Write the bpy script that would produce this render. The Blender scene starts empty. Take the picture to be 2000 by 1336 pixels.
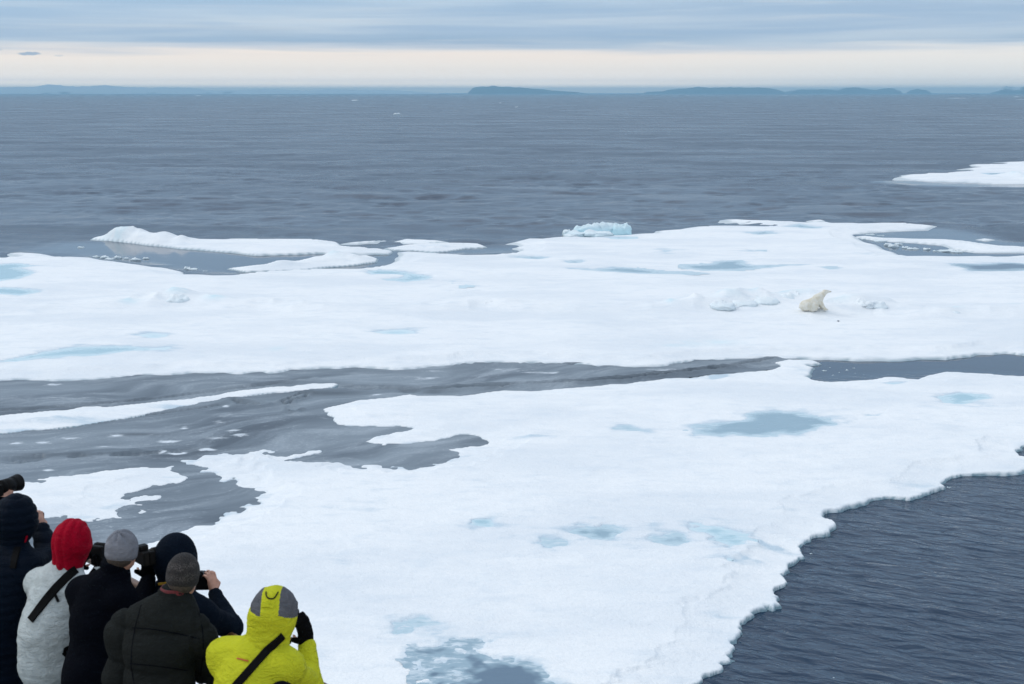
import bpy, math, random
import numpy as np
from mathutils import Vector, Matrix
from mathutils.bvhtree import BVHTree

rng = np.random.default_rng(7)
random.seed(7)
sc = bpy.context.scene
C = sc.collection
R = math.radians

# ------------------------------------------------------------------ camera
CAM_H = 13.0                     # eye height above the sea, on a ship's upper deck
FPX = 2777.8                     # 50 mm on a 36 mm frame, in pixels of the 2000 px wide photograph
PITCH = math.atan(487.0 / FPX)
cam_d = bpy.data.cameras.new('camera')
cam_d.lens = 50.0
cam_d.sensor_width = 36.0
cam_d.clip_start = 0.1
cam_d.clip_end = 90000.0
cam_d.dof.use_dof = True
cam_d.dof.focus_distance = 84.0
cam_d.dof.aperture_fstop = 8.0
cam = bpy.data.objects.new('camera', cam_d)
C.objects.link(cam)
cam.location = (0, 0, CAM_H)
cam.rotation_euler = (math.pi / 2 - PITCH, 0, 0)
sc.camera = cam

# ------------------------------------------------------------------ view and sampling
sc.view_settings.view_transform = 'Standard'
sc.view_settings.look = 'None'
sc.view_settings.gamma = 1.0
sc.view_settings.exposure = 0.12
sc.cycles.use_denoising = True
sc.cycles.max_bounces = 6
sc.cycles.diffuse_bounces = 3
sc.cycles.glossy_bounces = 3
sc.cycles.volume_bounces = 0
sc.cycles.transparent_max_bounces = 8

# ------------------------------------------------------------------ sun (veiled by cloud) and sky
SUN_AZ, SUN_EL = -70.0, 38.0     # degrees; azimuth clockwise from +Y
sun_d = bpy.data.lights.new('sun', 'SUN')
sun_d.energy = 0.9
sun_d.angle = R(25)
sun_d.color = (1.0, 0.97, 0.92)
sun = bpy.data.objects.new('sun', sun_d)
C.objects.link(sun)
sun.rotation_euler = (R(90 - SUN_EL), 0, R(180 - SUN_AZ))

W = bpy.data.worlds.new('World')
sc.world = W
W.use_nodes = True


class NT:
    """small helper round a node tree"""
    def __init__(self, tree):
        self.t = tree
        self.n = tree.nodes
        self.n.clear()

    def node(self, kind, **kw):
        nd = self.n.new(kind)
        for k, v in kw.items():
            setattr(nd, k, v)
        return nd

    def link(self, a, b):
        self.t.links.new(a, b)

    def _in(self, sock, v):
        if hasattr(v, 'is_linked') or hasattr(v, 'links'):
            self.link(v, sock)
        else:
            if isinstance(v, (tuple, list)) and len(v) == 3 and len(sock.default_value) == 4:
                v = (*v, 1.0)
            sock.default_value = v

    def math(self, op, a, b=0.0, c=0.0, clamp=False):
        nd = self.node('ShaderNodeMath', operation=op, use_clamp=clamp)
        for s, v in zip(nd.inputs, (a, b, c)):
            self._in(s, v)
        return nd.outputs[0]

    def smooth(self, v, lo, hi):
        nd = self.node('ShaderNodeMapRange', interpolation_type='SMOOTHSTEP')
        for s, x in zip(nd.inputs, (v, lo, hi, 0.0, 1.0)):
            self._in(s, x)
        return nd.outputs[0]

    def mix(self, f, a, b, mode='MIX'):
        nd = self.node('ShaderNodeMix', data_type='RGBA', blend_type=mode, clamp_factor=True)
        self._in(nd.inputs[0], f)
        self._in(nd.inputs[6], a)
        self._in(nd.inputs[7], b)
        return nd.outputs[2]

    def noise(self, vec, scale, detail=4.0, rough=0.5, dist=0.0, dim='3D'):
        nd = self.node('ShaderNodeTexNoise', noise_dimensions=dim)
        if vec is not None:
            self.link(vec, nd.inputs['Vector'])
        for k, v in (('Scale', scale), ('Detail', detail), ('Roughness', rough), ('Distortion', dist)):
            self._in(nd.inputs[k], v)
        return nd.outputs['Fac']

    def xyz(self, x, y, z):
        nd = self.node('ShaderNodeCombineXYZ')
        for s, v in zip(nd.inputs, (x, y, z)):
            self._in(s, v)
        return nd.outputs[0]

    def mapping(self, vec, scale=(1, 1, 1), rot=(0, 0, 0), loc=(0, 0, 0)):
        nd = self.node('ShaderNodeMapping')
        self.link(vec, nd.inputs[0])
        nd.inputs['Scale'].default_value = scale
        nd.inputs['Rotation'].default_value = rot
        nd.inputs['Location'].default_value = loc
        return nd.outputs[0]

    def flow(self, vec, deg, su, sv, seed=0.0):
        """level coordinates turned so that u runs along the bearing deg (from +X), scaled su along and sv across"""
        s = self.node('ShaderNodeSeparateXYZ')
        self.link(vec, s.inputs[0])
        c, k = math.cos(R(deg)), math.sin(R(deg))
        u = self.math('ADD', self.math('MULTIPLY', s.outputs[0], c * su), self.math('MULTIPLY', s.outputs[1], k * su))
        v = self.math('ADD', self.math('MULTIPLY', s.outputs[0], -k * sv), self.math('MULTIPLY', s.outputs[1], c * sv))
        return self.xyz(u, v, seed)

    def ramp(self, v, stops, interp='EASE'):
        nd = self.node('ShaderNodeValToRGB')
        self._in(nd.inputs[0], v)
        cr = nd.color_ramp
        cr.interpolation = interp
        while len(cr.elements) < len(stops):
            cr.elements.new(0.5)
        for e, (p, c) in zip(cr.elements, stops):
            e.position = p
            e.color = (*c, 1.0)
        return nd.outputs[0]


def build_world():
    n = NT(W.node_tree)
    out = n.node('ShaderNodeOutputWorld')
    bg = n.node('ShaderNodeBackground')
    bg.inputs['Strength'].default_value = 0.1
    n.link(bg.outputs[0], out.inputs[0])
    sky = n.node('ShaderNodeTexSky', sky_type='NISHITA')
    sky.sun_disc = False
    sky.sun_elevation = R(SUN_EL)
    sky.sun_rotation = R(SUN_AZ)
    sky.altitude = 10
    tc = n.node('ShaderNodeTexCoord')
    sp = n.node('ShaderNodeSeparateXYZ')
    n.link(tc.outputs['Generated'], sp.inputs[0])
    x, y, z = sp.outputs
    el = n.math('MULTIPLY', n.math('ARCSINE', z), 180 / math.pi)          # elevation in degrees
    az = n.math('MULTIPLY', n.math('ARCTAN2', x, y), 180 / math.pi)       # azimuth in degrees
    # long level streaks, as flat cloud sheets look close to the horizon
    st = n.xyz(n.math('MULTIPLY', az, 0.055), n.math('MULTIPLY', el, 1.15), 3.1)
    n1 = n.noise(st, 1.0, 5, 0.55, 0.35)
    st2 = n.xyz(n.math('MULTIPLY', az, 0.10), n.math('MULTIPLY', el, 2.6), 9.7)
    n2 = n.noise(st2, 1.0, 4, 0.5, 0.4)
    st3 = n.xyz(n.math('MULTIPLY', az, 0.045), 0.0, 5.5)
    n3 = n.noise(st3, 1.0, 3, 0.5)
    # lower edge of the cloud sheet
    edge = n.math('ADD', 1.75, n.math('MULTIPLY', n.math('SUBTRACT', n3, 0.5), 0.9))
    edge = n.math('ADD', edge, n.math('MULTIPLY', n.math('SUBTRACT', n2, 0.5), 0.8))
    rel = n.math('SUBTRACT', el, edge)
    deck = n.smooth(rel, -0.38, 0.28)
    # clear strip under the sheet
    gap = n.ramp(n.math('DIVIDE', el, 2.2), [(0.0, (21.0, 17.6, 14.3)), (0.13, (19.4, 16.4, 13.6)), (0.23, (13.0, 11.6, 10.4)), (0.45, (11.0, 9.9, 8.9)),
                                            (0.68, (10.6, 9.3, 8.3)), (1.0, (9.9, 9.1, 8.6))])
    right = n.smooth(az, 2.0, 17.0)
    gap = n.mix(n.math('MULTIPLY', right, 0.5), gap, (9.4, 9.5, 9.3))
    # the sheet itself: blue grey streaks, paler above
    c_lo = n.mix(n.smooth(n1, 0.36, 0.66), (3.6, 5.0, 6.9), (5.7, 6.7, 7.9))
    c_lo = n.mix(n.math('MULTIPLY', n.smooth(n2, 0.5, 0.72), 0.55), c_lo, (6.3, 6.9, 7.7))
    bluer = n.smooth(n.math('SUBTRACT', el, n.math('MULTIPLY', az, 0.035)), 2.6, 4.6)
    c_lo = n.mix(n.math('MULTIPLY', bluer, 0.5), c_lo, (3.0, 5.0, 7.4))
    dark = n.math('MULTIPLY', n.smooth(rel, 0.0, 0.2), n.math('SUBTRACT', 1.0, n.smooth(rel, 0.25, 0.75)))
    c_lo = n.mix(n.math('MULTIPLY', dark, n.math('MULTIPLY', n.smooth(n3, 0.38, 0.6), 0.65)), c_lo, (2.9, 4.3, 6.1))
    # overcast dome over the rest of the sky, mottled, brighter towards the zenith
    pl = n.xyz(n.math('DIVIDE', x, n.math('MAXIMUM', z, 0.03)), n.math('DIVIDE', y, n.math('MAXIMUM', z, 0.03)), 0.0)
    nd = n.noise(pl, 0.35, 5, 0.55, 0.3)
    dome = n.mix(n.smooth(nd, 0.3, 0.7), (5.4, 6.6, 8.3), (8.3, 9.1, 10.2))
    hi = n.smooth(el, 5.0, 28.0)
    zen = n.smooth(el, 25.0, 80.0)
    dome = n.mix(n.math('MULTIPLY', zen, 0.6), dome, (10.4, 10.9, 11.7))
    cloud = n.mix(hi, c_lo, dome)
    col = n.mix(deck, gap, cloud)
    # one small lens cloud and two wisps hanging in the clear strip
    for a0, e0, wa, we, f in ((-18.4, 1.44, 0.46, 0.075, 0.9), (-19.5, 1.58, 0.2, 0.05, 0.3), (-17.35, 1.38, 0.2, 0.04, 0.3)):
        da = n.math('DIVIDE', n.math('SUBTRACT', az, a0), wa)
        de = n.math('DIVIDE', n.math('SUBTRACT', el, e0), we)
        de = n.math('ADD', de, n.math('MULTIPLY', n.math('SUBTRACT', n.noise(n.xyz(n.math('MULTIPLY', az, 5.0), el, 0.0), 1.0, 3), 0.5), 1.2))
        rr = n.math('ADD', n.math('MULTIPLY', da, da), n.math('MULTIPLY', de, de))
        m = n.math('MULTIPLY', n.math('SUBTRACT', 1.0, n.smooth(rr, 0.3, 1.1)), f)
        col = n.mix(m, col, (3.2, 4.4, 6.0))
    col = n.mix(0.12, col, sky.outputs[0])
    n.link(col, bg.inputs[0])


build_world()


# ------------------------------------------------------------------ pixels to places
CP, SP = math.cos(PITCH), math.sin(PITCH)


def ray(px, py):
    """direction of a photograph pixel"""
    a, b = (px - 1000.0) / FPX, (668.0 - py) / FPX
    return a, CP + b * SP, -SP + b * CP


def ground(px, py, z=0.0):
    """where the pixel's line of sight meets level z (scalars or arrays)"""
    a, dy, dz = ray(px, py)
    t = (z - CAM_H) / dz
    return a * t, dy * t


def at(px, py, Y):
    """point on the pixel's line of sight at forward distance Y"""
    a, dy, dz = ray(px, py)
    t = Y / dy
    return np.array((a * t, Y, CAM_H + dz * t))


# ------------------------------------------------------------------ noise, distance
_perm = rng.random((256, 256)).astype(np.float32)


def vnoise(x, y):
    xi = np.floor(x).astype(np.int64); yi = np.floor(y).astype(np.int64)
    fx = (x - xi).astype(np.float32); fy = (y - yi).astype(np.float32)
    fx = fx * fx * fx * (fx * (fx * 6 - 15) + 10); fy = fy * fy * fy * (fy * (fy * 6 - 15) + 10)
    x0, x1, y0, y1 = xi & 255, (xi + 1) & 255, yi & 255, (yi + 1) & 255
    a = _perm[x0, y0] * (1 - fx) + _perm[x1, y0] * fx
    b = _perm[x0, y1] * (1 - fx) + _perm[x1, y1] * fx
    return (a * (1 - fy) + b * fy) * 2 - 1


def fbm(x, y, scale, octs=4, gain=0.5, seed=0.0, cd=None):
    """octaves of noise; with cd (mesh spacing) the octaves too fine for the mesh fade out"""
    s, amp, tot = 0.0, 1.0, 0.0
    lam = scale
    ca, sa = math.cos(0.7), math.sin(0.7)
    u, v = x / scale + seed * 17.3, y / scale - seed * 9.1
    for _ in range(octs):
        s = s + amp * vnoise(u, v) * (1.0 if cd is None else sstep(lam / cd, 1.2, 3.2))
        tot += amp; lam /= 2.03
        u, v = (u * ca - v * sa) * 2.03, (u * sa + v * ca) * 2.03
        amp *= gain
    return s / tot


def sdist(x, y, poly):
    """signed distance to a closed polygon, positive inside"""
    x = x.astype(np.float32); y = y.astype(np.float32)
    best = np.full(x.shape, 1e12, np.float32)
    inside = np.zeros(x.shape, bool)
    P = np.asarray(poly, np.float64)
    for (ax, ay), (bx, by) in zip(P, np.roll(P, -1, 0)):
        dx, dy = bx - ax, by - ay
        L2 = dx * dx + dy * dy
        if L2 < 1e-9:
            continue
        px, py = x - np.float32(ax), y - np.float32(ay)
        t = np.clip((px * np.float32(dx) + py * np.float32(dy)) / np.float32(L2), 0, 1)
        qx = px - t * np.float32(dx); qy = py - t * np.float32(dy)
        np.minimum(best, qx * qx + qy * qy, out=best)
        if dy != 0:
            cr = (ay > y) != (by > y)
            inside ^= cr & (x < np.float32(dx) * (y - np.float32(ay)) / np.float32(dy) + np.float32(ax))
    d = np.sqrt(best)
    return np.where(inside, d, -d)


def linedist(x, y, pts):
    """distance to an open polyline and how far along it, 0 to 1"""
    x = x.astype(np.float32); y = y.astype(np.float32)
    best = np.full(x.shape, 1e12, np.float32); par = np.zeros(x.shape, np.float32)
    P = np.asarray(pts, np.float64)
    for i in range(len(P) - 1):
        (ax, ay), (bx, by) = P[i], P[i + 1]
        dx, dy = bx - ax, by - ay
        px, py = x - np.float32(ax), y - np.float32(ay)
        t = np.clip((px * np.float32(dx) + py * np.float32(dy)) / np.float32(dx * dx + dy * dy), 0, 1)
        d = (px - t * np.float32(dx)) ** 2 + (py - t * np.float32(dy)) ** 2
        m = d < best
        best = np.where(m, d, best); par = np.where(m, (i + t) / (len(P) - 1), par)
    return np.sqrt(best), par


def sstep(v, lo, hi):
    t = np.clip((v - lo) / (hi - lo), 0, 1)
    return t * t * (3 - 2 * t)


# ------------------------------------------------------------------ objects
def tag(o, label=None, cat=None, group=None, kind=None):
    if label: o['label'] = label
    if cat: o['category'] = cat
    if group: o['group'] = group
    if kind: o['kind'] = kind
    return o


def new_mesh(name, V, F, mats, parent=None, smooth=True, attrs=None, fmat=None):
    """one mesh object from arrays; F is an (n, 3 or 4) array or a list of faces"""
    me = bpy.data.meshes.new(name)
    V = np.asarray(V, np.float32)
    if isinstance(F, np.ndarray):
        k = F.shape[1]
        me.vertices.add(len(V)); me.vertices.foreach_set('co', V.ravel())
        me.loops.add(F.size); me.loops.foreach_set('vertex_index', F.astype(np.int32).ravel())
        me.polygons.add(len(F)); me.polygons.foreach_set('loop_start', np.arange(0, F.size, k, dtype=np.int32))
    else:
        me.from_pydata([tuple(map(float, v)) for v in V], [], [list(map(int, f)) for f in F])
    for m in (mats if isinstance(mats, (list, tuple)) else [mats]):
        me.materials.append(m)
    if fmat is not None:
        me.polygons.foreach_set('material_index', np.asarray(fmat, np.int32))
    me.polygons.foreach_set('use_smooth', np.full(len(me.polygons), smooth))
    for k, v in (attrs or {}).items():
        a = me.attributes.new(k, 'FLOAT', 'POINT'); a.data.foreach_set('value', np.asarray(v, np.float32))
    me.update(calc_edges=True)
    me.validate()
    o = bpy.data.objects.new(name, me)
    C.objects.link(o)
    if parent is not None:
        o.parent = parent
        o.matrix_parent_inverse = parent.matrix_basis.inverted()
    return o


def empty(name, loc):
    o = bpy.data.objects.new(name, None)
    o.location = tuple(map(float, loc)); o.empty_display_size = 0.2
    C.objects.link(o)
    return o


def material(name):
    m = bpy.data.materials.new(name)
    m.use_nodes = True
    n = NT(m.node_tree)
    out = n.node('ShaderNodeOutputMaterial')
    b = n.node('ShaderNodeBsdfPrincipled')
    n.link(b.outputs[0], out.inputs[0])
    return m, n, b


def bump(n, b, h, strength, dist):
    bp = n.node('ShaderNodeBump')
    bp.inputs['Strength'].default_value = strength
    bp.inputs['Distance'].default_value = dist
    n.link(h, bp.inputs['Height'])
    n.link(bp.outputs[0], b.inputs['Normal'])


# ------------------------------------------------------------------ sea, ice and rock materials
def mat_sea():
    m, n, b = material('sea_water')
    b.inputs['Base Color'].default_value = (0.008, 0.029, 0.062, 1)
    b.inputs['IOR'].default_value = 1.333
    b.inputs['Roughness'].default_value = 0.06
    g = n.node('ShaderNodeNewGeometry')
    pos = g.outputs['Position']
    calm = n.node('ShaderNodeAttribute', attribute_name='calm').outputs['Fac']
    # fine ripples on top of the modelled waves; where they are too small to see one by one
    # (attribute 'far') they become the roughness of the surface
    far = n.node('ShaderNodeAttribute', attribute_name='far').outputs['Fac']
    live = n.math('SUBTRACT', 1.0, n.math('MULTIPLY', calm, 0.95))
    r1 = n.noise(n.flow(pos, -27, 0.5, 1.25), 2.1, 3, 0.5, 0.4)
    r2 = n.noise(n.mapping(pos, (0.5, 1.3, 1), (0, 0, R(8)), (31, 7, 0)), 0.5, 4, 0.6, 0.3)
    h = n.math('ADD', n.math('MULTIPLY', r1, n.math('MULTIPLY', 0.115, n.math('SUBTRACT', 1.0, n.smooth(far, 0.05, 0.7)))), n.math('MULTIPLY', r2, n.math('ADD', 0.03, n.math('MULTIPLY', n.smooth(far, 0.1, 0.6), 0.12))))
    h = n.math('MULTIPLY', h, n.math('SUBTRACT', 1.0, n.math('MULTIPLY', far, 0.55)))
    gust = n.noise(n.mapping(pos, (0.35, 1.0, 1), (0, 0, R(5))), 0.06, 5, 0.65, 0.4)
    rf = n.math('ADD', 0.17, n.math('MULTIPLY', n.smooth(gust, 0.3, 0.7), 0.15))
    rough = n.math('ADD', 0.08, n.math('MULTIPLY', n.math('MULTIPLY', far, rf), live))
    n.link(rough, b.inputs['Roughness'])
    bump(n, b, n.math('MULTIPLY', h, live), 1.0, 1.0)
    return m


def mat_ice():
    """snow covered ice; wet = soaked or thin blue grey snow, rim = bare ice on the floe's side,
    grey = young sea ice without snow, blue = clear old ice, and shade painted on ridge faces"""
    m, n, b = material('snow_and_ice')
    g = n.node('ShaderNodeNewGeometry')
    pos = g.outputs['Position']
    at_ = lambda k: n.node('ShaderNodeAttribute', attribute_name=k).outputs['Fac']
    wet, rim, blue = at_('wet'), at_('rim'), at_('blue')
    big = n.noise(n.mapping(pos, (0.55, 1.2, 1)), 0.16, 5, 0.6, 0.3)
    mid = n.noise(n.mapping(pos, (0.7, 1.3, 1), (0, 0, 0.2)), 1.1, 5, 0.65, 0.2)
    fine = n.noise(pos, 11.0, 3, 0.6)
    snow = n.mix(n.smooth(big, 0.40, 0.66), (0.89, 0.90, 0.895), (0.785, 0.815, 0.835))
    snow = n.mix(n.math('MULTIPLY', n.smooth(mid, 0.46, 0.74), 0.6), snow, (0.725, 0.775, 0.815))
    grain = n.noise(n.mapping(pos, (0.8, 1.3, 1)), 5.0, 5, 0.75)
    snow = n.mix(n.math('MULTIPLY', n.smooth(grain, 0.45, 0.75), 0.35), snow, (0.70, 0.755, 0.80))
    w2 = n.math('ADD', wet, n.math('MULTIPLY', n.math('SUBTRACT', mid, 0.5), 1.3))
    w2 = n.math('MULTIPLY', n.smooth(w2, 0.25, 0.95), n.smooth(wet, 0.02, 0.2))
    snow = n.mix(n.math('MULTIPLY', w2, 0.85), snow, (0.50, 0.62, 0.70))
    snow = n.mix(n.math('MULTIPLY', blue, 0.9), snow, (0.50, 0.76, 0.83))
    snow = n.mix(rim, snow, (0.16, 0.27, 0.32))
    n.link(snow, b.inputs['Base Color'])
    b.inputs['Roughness'].default_value = 0.62
    b.inputs['IOR'].default_value = 1.31
    b.inputs['Specular IOR Level'].default_value = 0.35
    h = n.math('ADD', n.math('MULTIPLY', mid, 0.10), n.math('MULTIPLY', fine, 0.028))
    bump(n, b, h, 0.9, 1.0)
    return m


def mat_grey_ice():
    m, n, b = material('young_grey_ice')
    g = n.node('ShaderNodeNewGeometry')
    pos = g.outputs['Position']
    at_ = lambda k: n.node('ShaderNodeAttribute', attribute_name=k).outputs['Fac']
    snowy, dark = at_('snowy'), at_('dark')
    # flowing bands: the sheet has been drawn out along the lead
    w1 = n.node('ShaderNodeTexNoise'); w1.inputs['Scale'].default_value = 0.09; w1.inputs['Detail'].default_value = 3
    n.link(pos, w1.inputs['Vector'])
    vm = n.node('ShaderNodeVectorMath', operation='MULTIPLY_ADD')
    n.link(w1.outputs['Color'], vm.inputs[0]); vm.inputs[1].default_value = (9, 9, 0); n.link(pos, vm.inputs[2])
    flow = n.flow(vm.outputs[0], 27, 0.14, 0.50)
    b1 = n.noise(flow, 0.55, 5, 0.62, 0.5)
    b2 = n.noise(n.flow(vm.outputs[0], 24, 0.2, 0.7, 4.0), 1.1, 5, 0.62, 0.6)
    sp = n.noise(pos, 9.0, 3, 0.7)
    col = n.mix(n.smooth(b1, 0.32, 0.68), (0.115, 0.145, 0.175), (0.235, 0.28, 0.318))
    col = n.mix(n.math('MULTIPLY', n.smooth(b2, 0.42, 0.78), 0.7), col, (0.38, 0.43, 0.475))
    col = n.mix(n.math('MULTIPLY', n.math('SUBTRACT', 1.0, n.smooth(b1, 0.27, 0.42)), 0.75), col, (0.055, 0.073, 0.095))
    fr = n.math('MULTIPLY', n.smooth(sp, 0.56, 0.70), n.smooth(b2, 0.38, 0.64))
    col = n.mix(n.math('MULTIPLY', fr, 0.4), col, (0.60, 0.66, 0.70))
    col = n.mix(dark, col, (0.03, 0.045, 0.06))
    br = n.math('ADD', n.math('MULTIPLY', n.math('SUBTRACT', n.noise(n.flow(pos, 20, 0.7, 1.5), 1.6, 6, 0.72, 0.5), 0.5), 2.6), snowy)
    col = n.mix(n.math('MULTIPLY', n.smooth(br, 0.35, 0.95), n.smooth(snowy, 0.05, 0.5)), col, (0.70, 0.75, 0.79))
    n.link(col, b.inputs['Base Color'])
    b.inputs['Roughness'].default_value = 0.5
    b.inputs['IOR'].default_value = 1.31
    bump(n, b, n.math('ADD', n.math('MULTIPLY', b2, 0.006), n.math('MULTIPLY', sp, 0.006)), 0.5, 1.0)
    return m


def mat_pond(name, c1, c2, rough=0.25):
    """meltwater over ice: 'deep' runs from the slushy rim to the middle"""
    m, n, b = material(name)
    g = n.node('ShaderNodeNewGeometry')
    pos = g.outputs['Position']
    deep = n.node('ShaderNodeAttribute', attribute_name='deep').outputs['Fac']
    a = n.noise(n.mapping(pos, (0.5, 1.4, 1)), 0.55, 5, 0.65, 0.5)
    f = n.noise(n.mapping(pos, (0.6, 1.3, 1)), 4.0, 5, 0.72, 0.3)
    d = n.math('ADD', deep, n.math('MULTIPLY', n.math('SUBTRACT', a, 0.5), 1.6))
    col = n.mix(n.smooth(d, 0.15, 0.95), c2, c1)
    sl = n.math('SUBTRACT', n.math('MULTIPLY', f, 1.5), n.math('MULTIPLY', deep, 0.42))
    col = n.mix(n.math('MULTIPLY', n.smooth(sl, 0.62, 0.95), 0.75), col, (0.70, 0.77, 0.81))
    n.link(col, b.inputs['Base Color'])
    n.link(n.math('ADD', rough, n.math('MULTIPLY', n.smooth(sl, 0.5, 0.9), 0.4)), b.inputs['Roughness'])
    b.inputs['IOR'].default_value = 1.333
    bump(n, b, n.math('MULTIPLY', f, 0.02), 0.35, 1.0)
    return m


def mat_rock():
    m, n, b = material('rock_and_snowfields')
    g = n.node('ShaderNodeNewGeometry')
    pos = g.outputs['Position']
    sn = n.node('ShaderNodeAttribute', attribute_name='snow').outputs['Fac']
    nz = n.noise(n.mapping(pos, (0.25, 0.25, 2.0)), 0.006, 5, 0.65)
    f = n.math('ADD', sn, n.math('SUBTRACT', nz, 0.5))
    col = n.mix(n.smooth(f, 0.45, 0.62), (0.05, 0.055, 0.06), (0.6, 0.63, 0.66))
    n.link(col, b.inputs['Base Color'])
    b.inputs['Roughness'].default_value = 0.9
    return m


def mat_plain(name, col, rough=0.7, metal=0.0, var=0.25, scale=60.0, bmp=0.0, bscale=None, spec=0.5):
    """paint, plastic, cloth: a base colour with a little mottling and grain"""
    m, n, b = material(name)
    tc = n.node('ShaderNodeTexCoord')
    f = n.noise(tc.outputs['Object'], scale, 4, 0.6)
    c2 = tuple(v * (1 - var) for v in col)
    n.link(n.mix(n.smooth(f, 0.35, 0.65), c2, col), b.inputs['Base Color'])
    b.inputs['Roughness'].default_value = rough
    b.inputs['Metallic'].default_value = metal
    b.inputs['Specular IOR Level'].default_value = spec
    if bmp:
        bump(n, b, n.noise(tc.outputs['Object'], bscale or scale, 4, 0.6), 0.6, bmp)
    return m


SEA, ICE, GREY, ROCK = mat_sea(), mat_ice(), mat_grey_ice(), mat_rock()
POND = {'blue': mat_pond('melt_pond_blue', (0.39, 0.58, 0.645), (0.56, 0.72, 0.77)),
        'pale': mat_pond('melt_pond_pale', (0.52, 0.70, 0.76), (0.66, 0.79, 0.83), 0.4),
        'grey': mat_pond('melt_pond_grey', (0.28, 0.41, 0.48), (0.48, 0.62, 0.68)),
        'dark': mat_pond('melt_pond_dark', (0.12, 0.19, 0.26), (0.30, 0.42, 0.49), 0.3)}


# ------------------------------------------------------------------ sea
def spaced(lo, a, b, hi, step, grow=1.12):
    """fine steps between a and b, growing steps out to lo and hi"""
    mid = list(np.arange(a, b + 0.01, step))
    left, s, v = [], step, a
    while v > lo:
        s *= grow; v -= s; left.append(v)
    right, s, v = [], step, mid[-1]
    while v < hi:
        s *= grow; v += s; right.append(v)
    return np.array(left[::-1] + mid + right)


def grid_faces(nr, nc):
    i = np.arange(nr * nc).reshape(nr, nc)
    return np.stack([i[:-1, :-1], i[:-1, 1:], i[1:, 1:], i[1:, :-1]], -1).reshape(-1, 4)


def W2(pts, z=0.0):
    """photograph outline to places on level z"""
    return [ground(px, py, z) for px, py in pts]


CALM = [[(215, 472), (330, 478), (520, 496), (770, 492), (790, 505), (740, 520), (440, 536), (270, 512), (180, 500), (60, 490), (120, 475)],
        [(1560, 690), (1700, 688), (2400, 680), (2400, 745), (1850, 730), (1570, 742)],
        [(1655, 446), (1840, 446), (1900, 455), (1960, 470), (2100, 485), (2100, 505), (1760, 505)],
        [(1700, 352), (2400, 352), (2400, 372), (1780, 362)],
        [(770, 480), (960, 484), (1010, 480), (1005, 494), (880, 496)]]


GREY_OUT = [(-900, 745), (0, 735), (300, 722), (600, 712), (900, 700), (1000, 698), (1300, 703), (1400, 695), (1500, 692), (1545, 697),
           (1560, 706), (1530, 720), (1400, 735), (1200, 756), (1010, 775), (1010, 890), (800, 925), (640, 950), (600, 1000), (480, 1050), (380, 1120),
           (-200, 1160), (-900, 1260)]


def build_sea():
    """wind waves as geometry: octaves of elongated noise, each carried as far out as the mesh can hold it"""
    px = spaced(-14000, -60, 2060, 16000, 4.6, 1.22)
    py = np.concatenate([[181.0 + 1.15], 181.0 + np.geomspace(1.5, 10, 12), np.arange(192, 440, 1.0), np.arange(440, 1380, 2.4), np.geomspace(1390, 6000, 22)])
    gx, gy = np.meshgrid(px, py)
    x, y = ground(gx, gy)
    x = np.clip(x, -27000, 27000)      # never beyond the air box
    shp = x.shape
    cd = np.abs(np.gradient(y, axis=0)).ravel()
    calm = np.zeros(x.size, np.float32)
    x, y = x.ravel(), y.ravel()
    for c in CALM:
        calm = np.maximum(calm, sstep(sdist(x, y, W2(c)), -2.5, 1.5))
    gust = 0.75 + 0.4 * fbm(x, y, 90.0, 3, 0.5, 31.0) + 0.45 * fbm(x, y, 16.0, 3, 0.55, 32.0)
    z = np.zeros(x.size); far = np.zeros(x.size)
    dist = np.hypot(x, y)
    yr = y.reshape(shp)[:, 0]; cr = cd.reshape(shp)[:, 0]; cw = (np.abs(np.gradient(x.reshape(shp), axis=1))).ravel()
    for k in range(8):
        lam = 0.30 * 1.75 ** k
        if k < 3:           # ripples: crests slanting across the view
            ang = R(-28 + 10 * math.sin(k * 2.3))
            u = (x * math.cos(ang) + y * math.sin(ang)) / (lam * 2.2)
            v = (-x * math.sin(ang) + y * math.cos(ang)) / lam
            amp, wt = (0.040 if k < 2 else 0.018) * lam, sstep(lam / cd, 1.2, 2.6)
        else:               # short steep wind waves; far out as long in depth as the mesh can hold
            vr = np.concatenate([[0], np.cumsum(np.abs(np.diff(yr)) / np.maximum(lam, 2.0 * (cr[1:] + cr[:-1]) / 2))])
            v = np.repeat(vr, shp[1]); u = x / (lam * 1.3) + 0.6 * vnoise(x / (lam * 4), v * 0.3)
            amp, wt = min(0.06 * lam, 0.15), sstep(lam / np.maximum(cw, 1e-3), 1.3, 3.0) * (0.04 + 0.96 * sstep(dist, 50.0, 130.0)) * (1.0 if k < 5 else sstep(dist, 70.0, 180.0))
        if k < 5:
            far += (1 - sstep(lam / cd, 1.2, 2.6)) / 5 * 0.85
        s = vnoise(u + 5.1 * k, v + 3.7 * k)
        z = z + amp * wt * (0.6 - 1.6 * np.abs(s) if k % 2 else s)
    z = z * gust * (1 - 0.96 * calm)
    under = sstep(sdist(x, y, W2(GREY_OUT)), -0.5, 1.0)
    z = np.minimum(z, 0.16) * (1 - under) - 0.03 - 0.04 * under
    V = np.stack([x, y, z], 1)
    o = new_mesh('sea', V, grid_faces(*shp)[:, ::-1], SEA, attrs={'calm': np.maximum(calm, under), 'far': far})
    tag(o, kind='structure')


build_sea()


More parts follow.
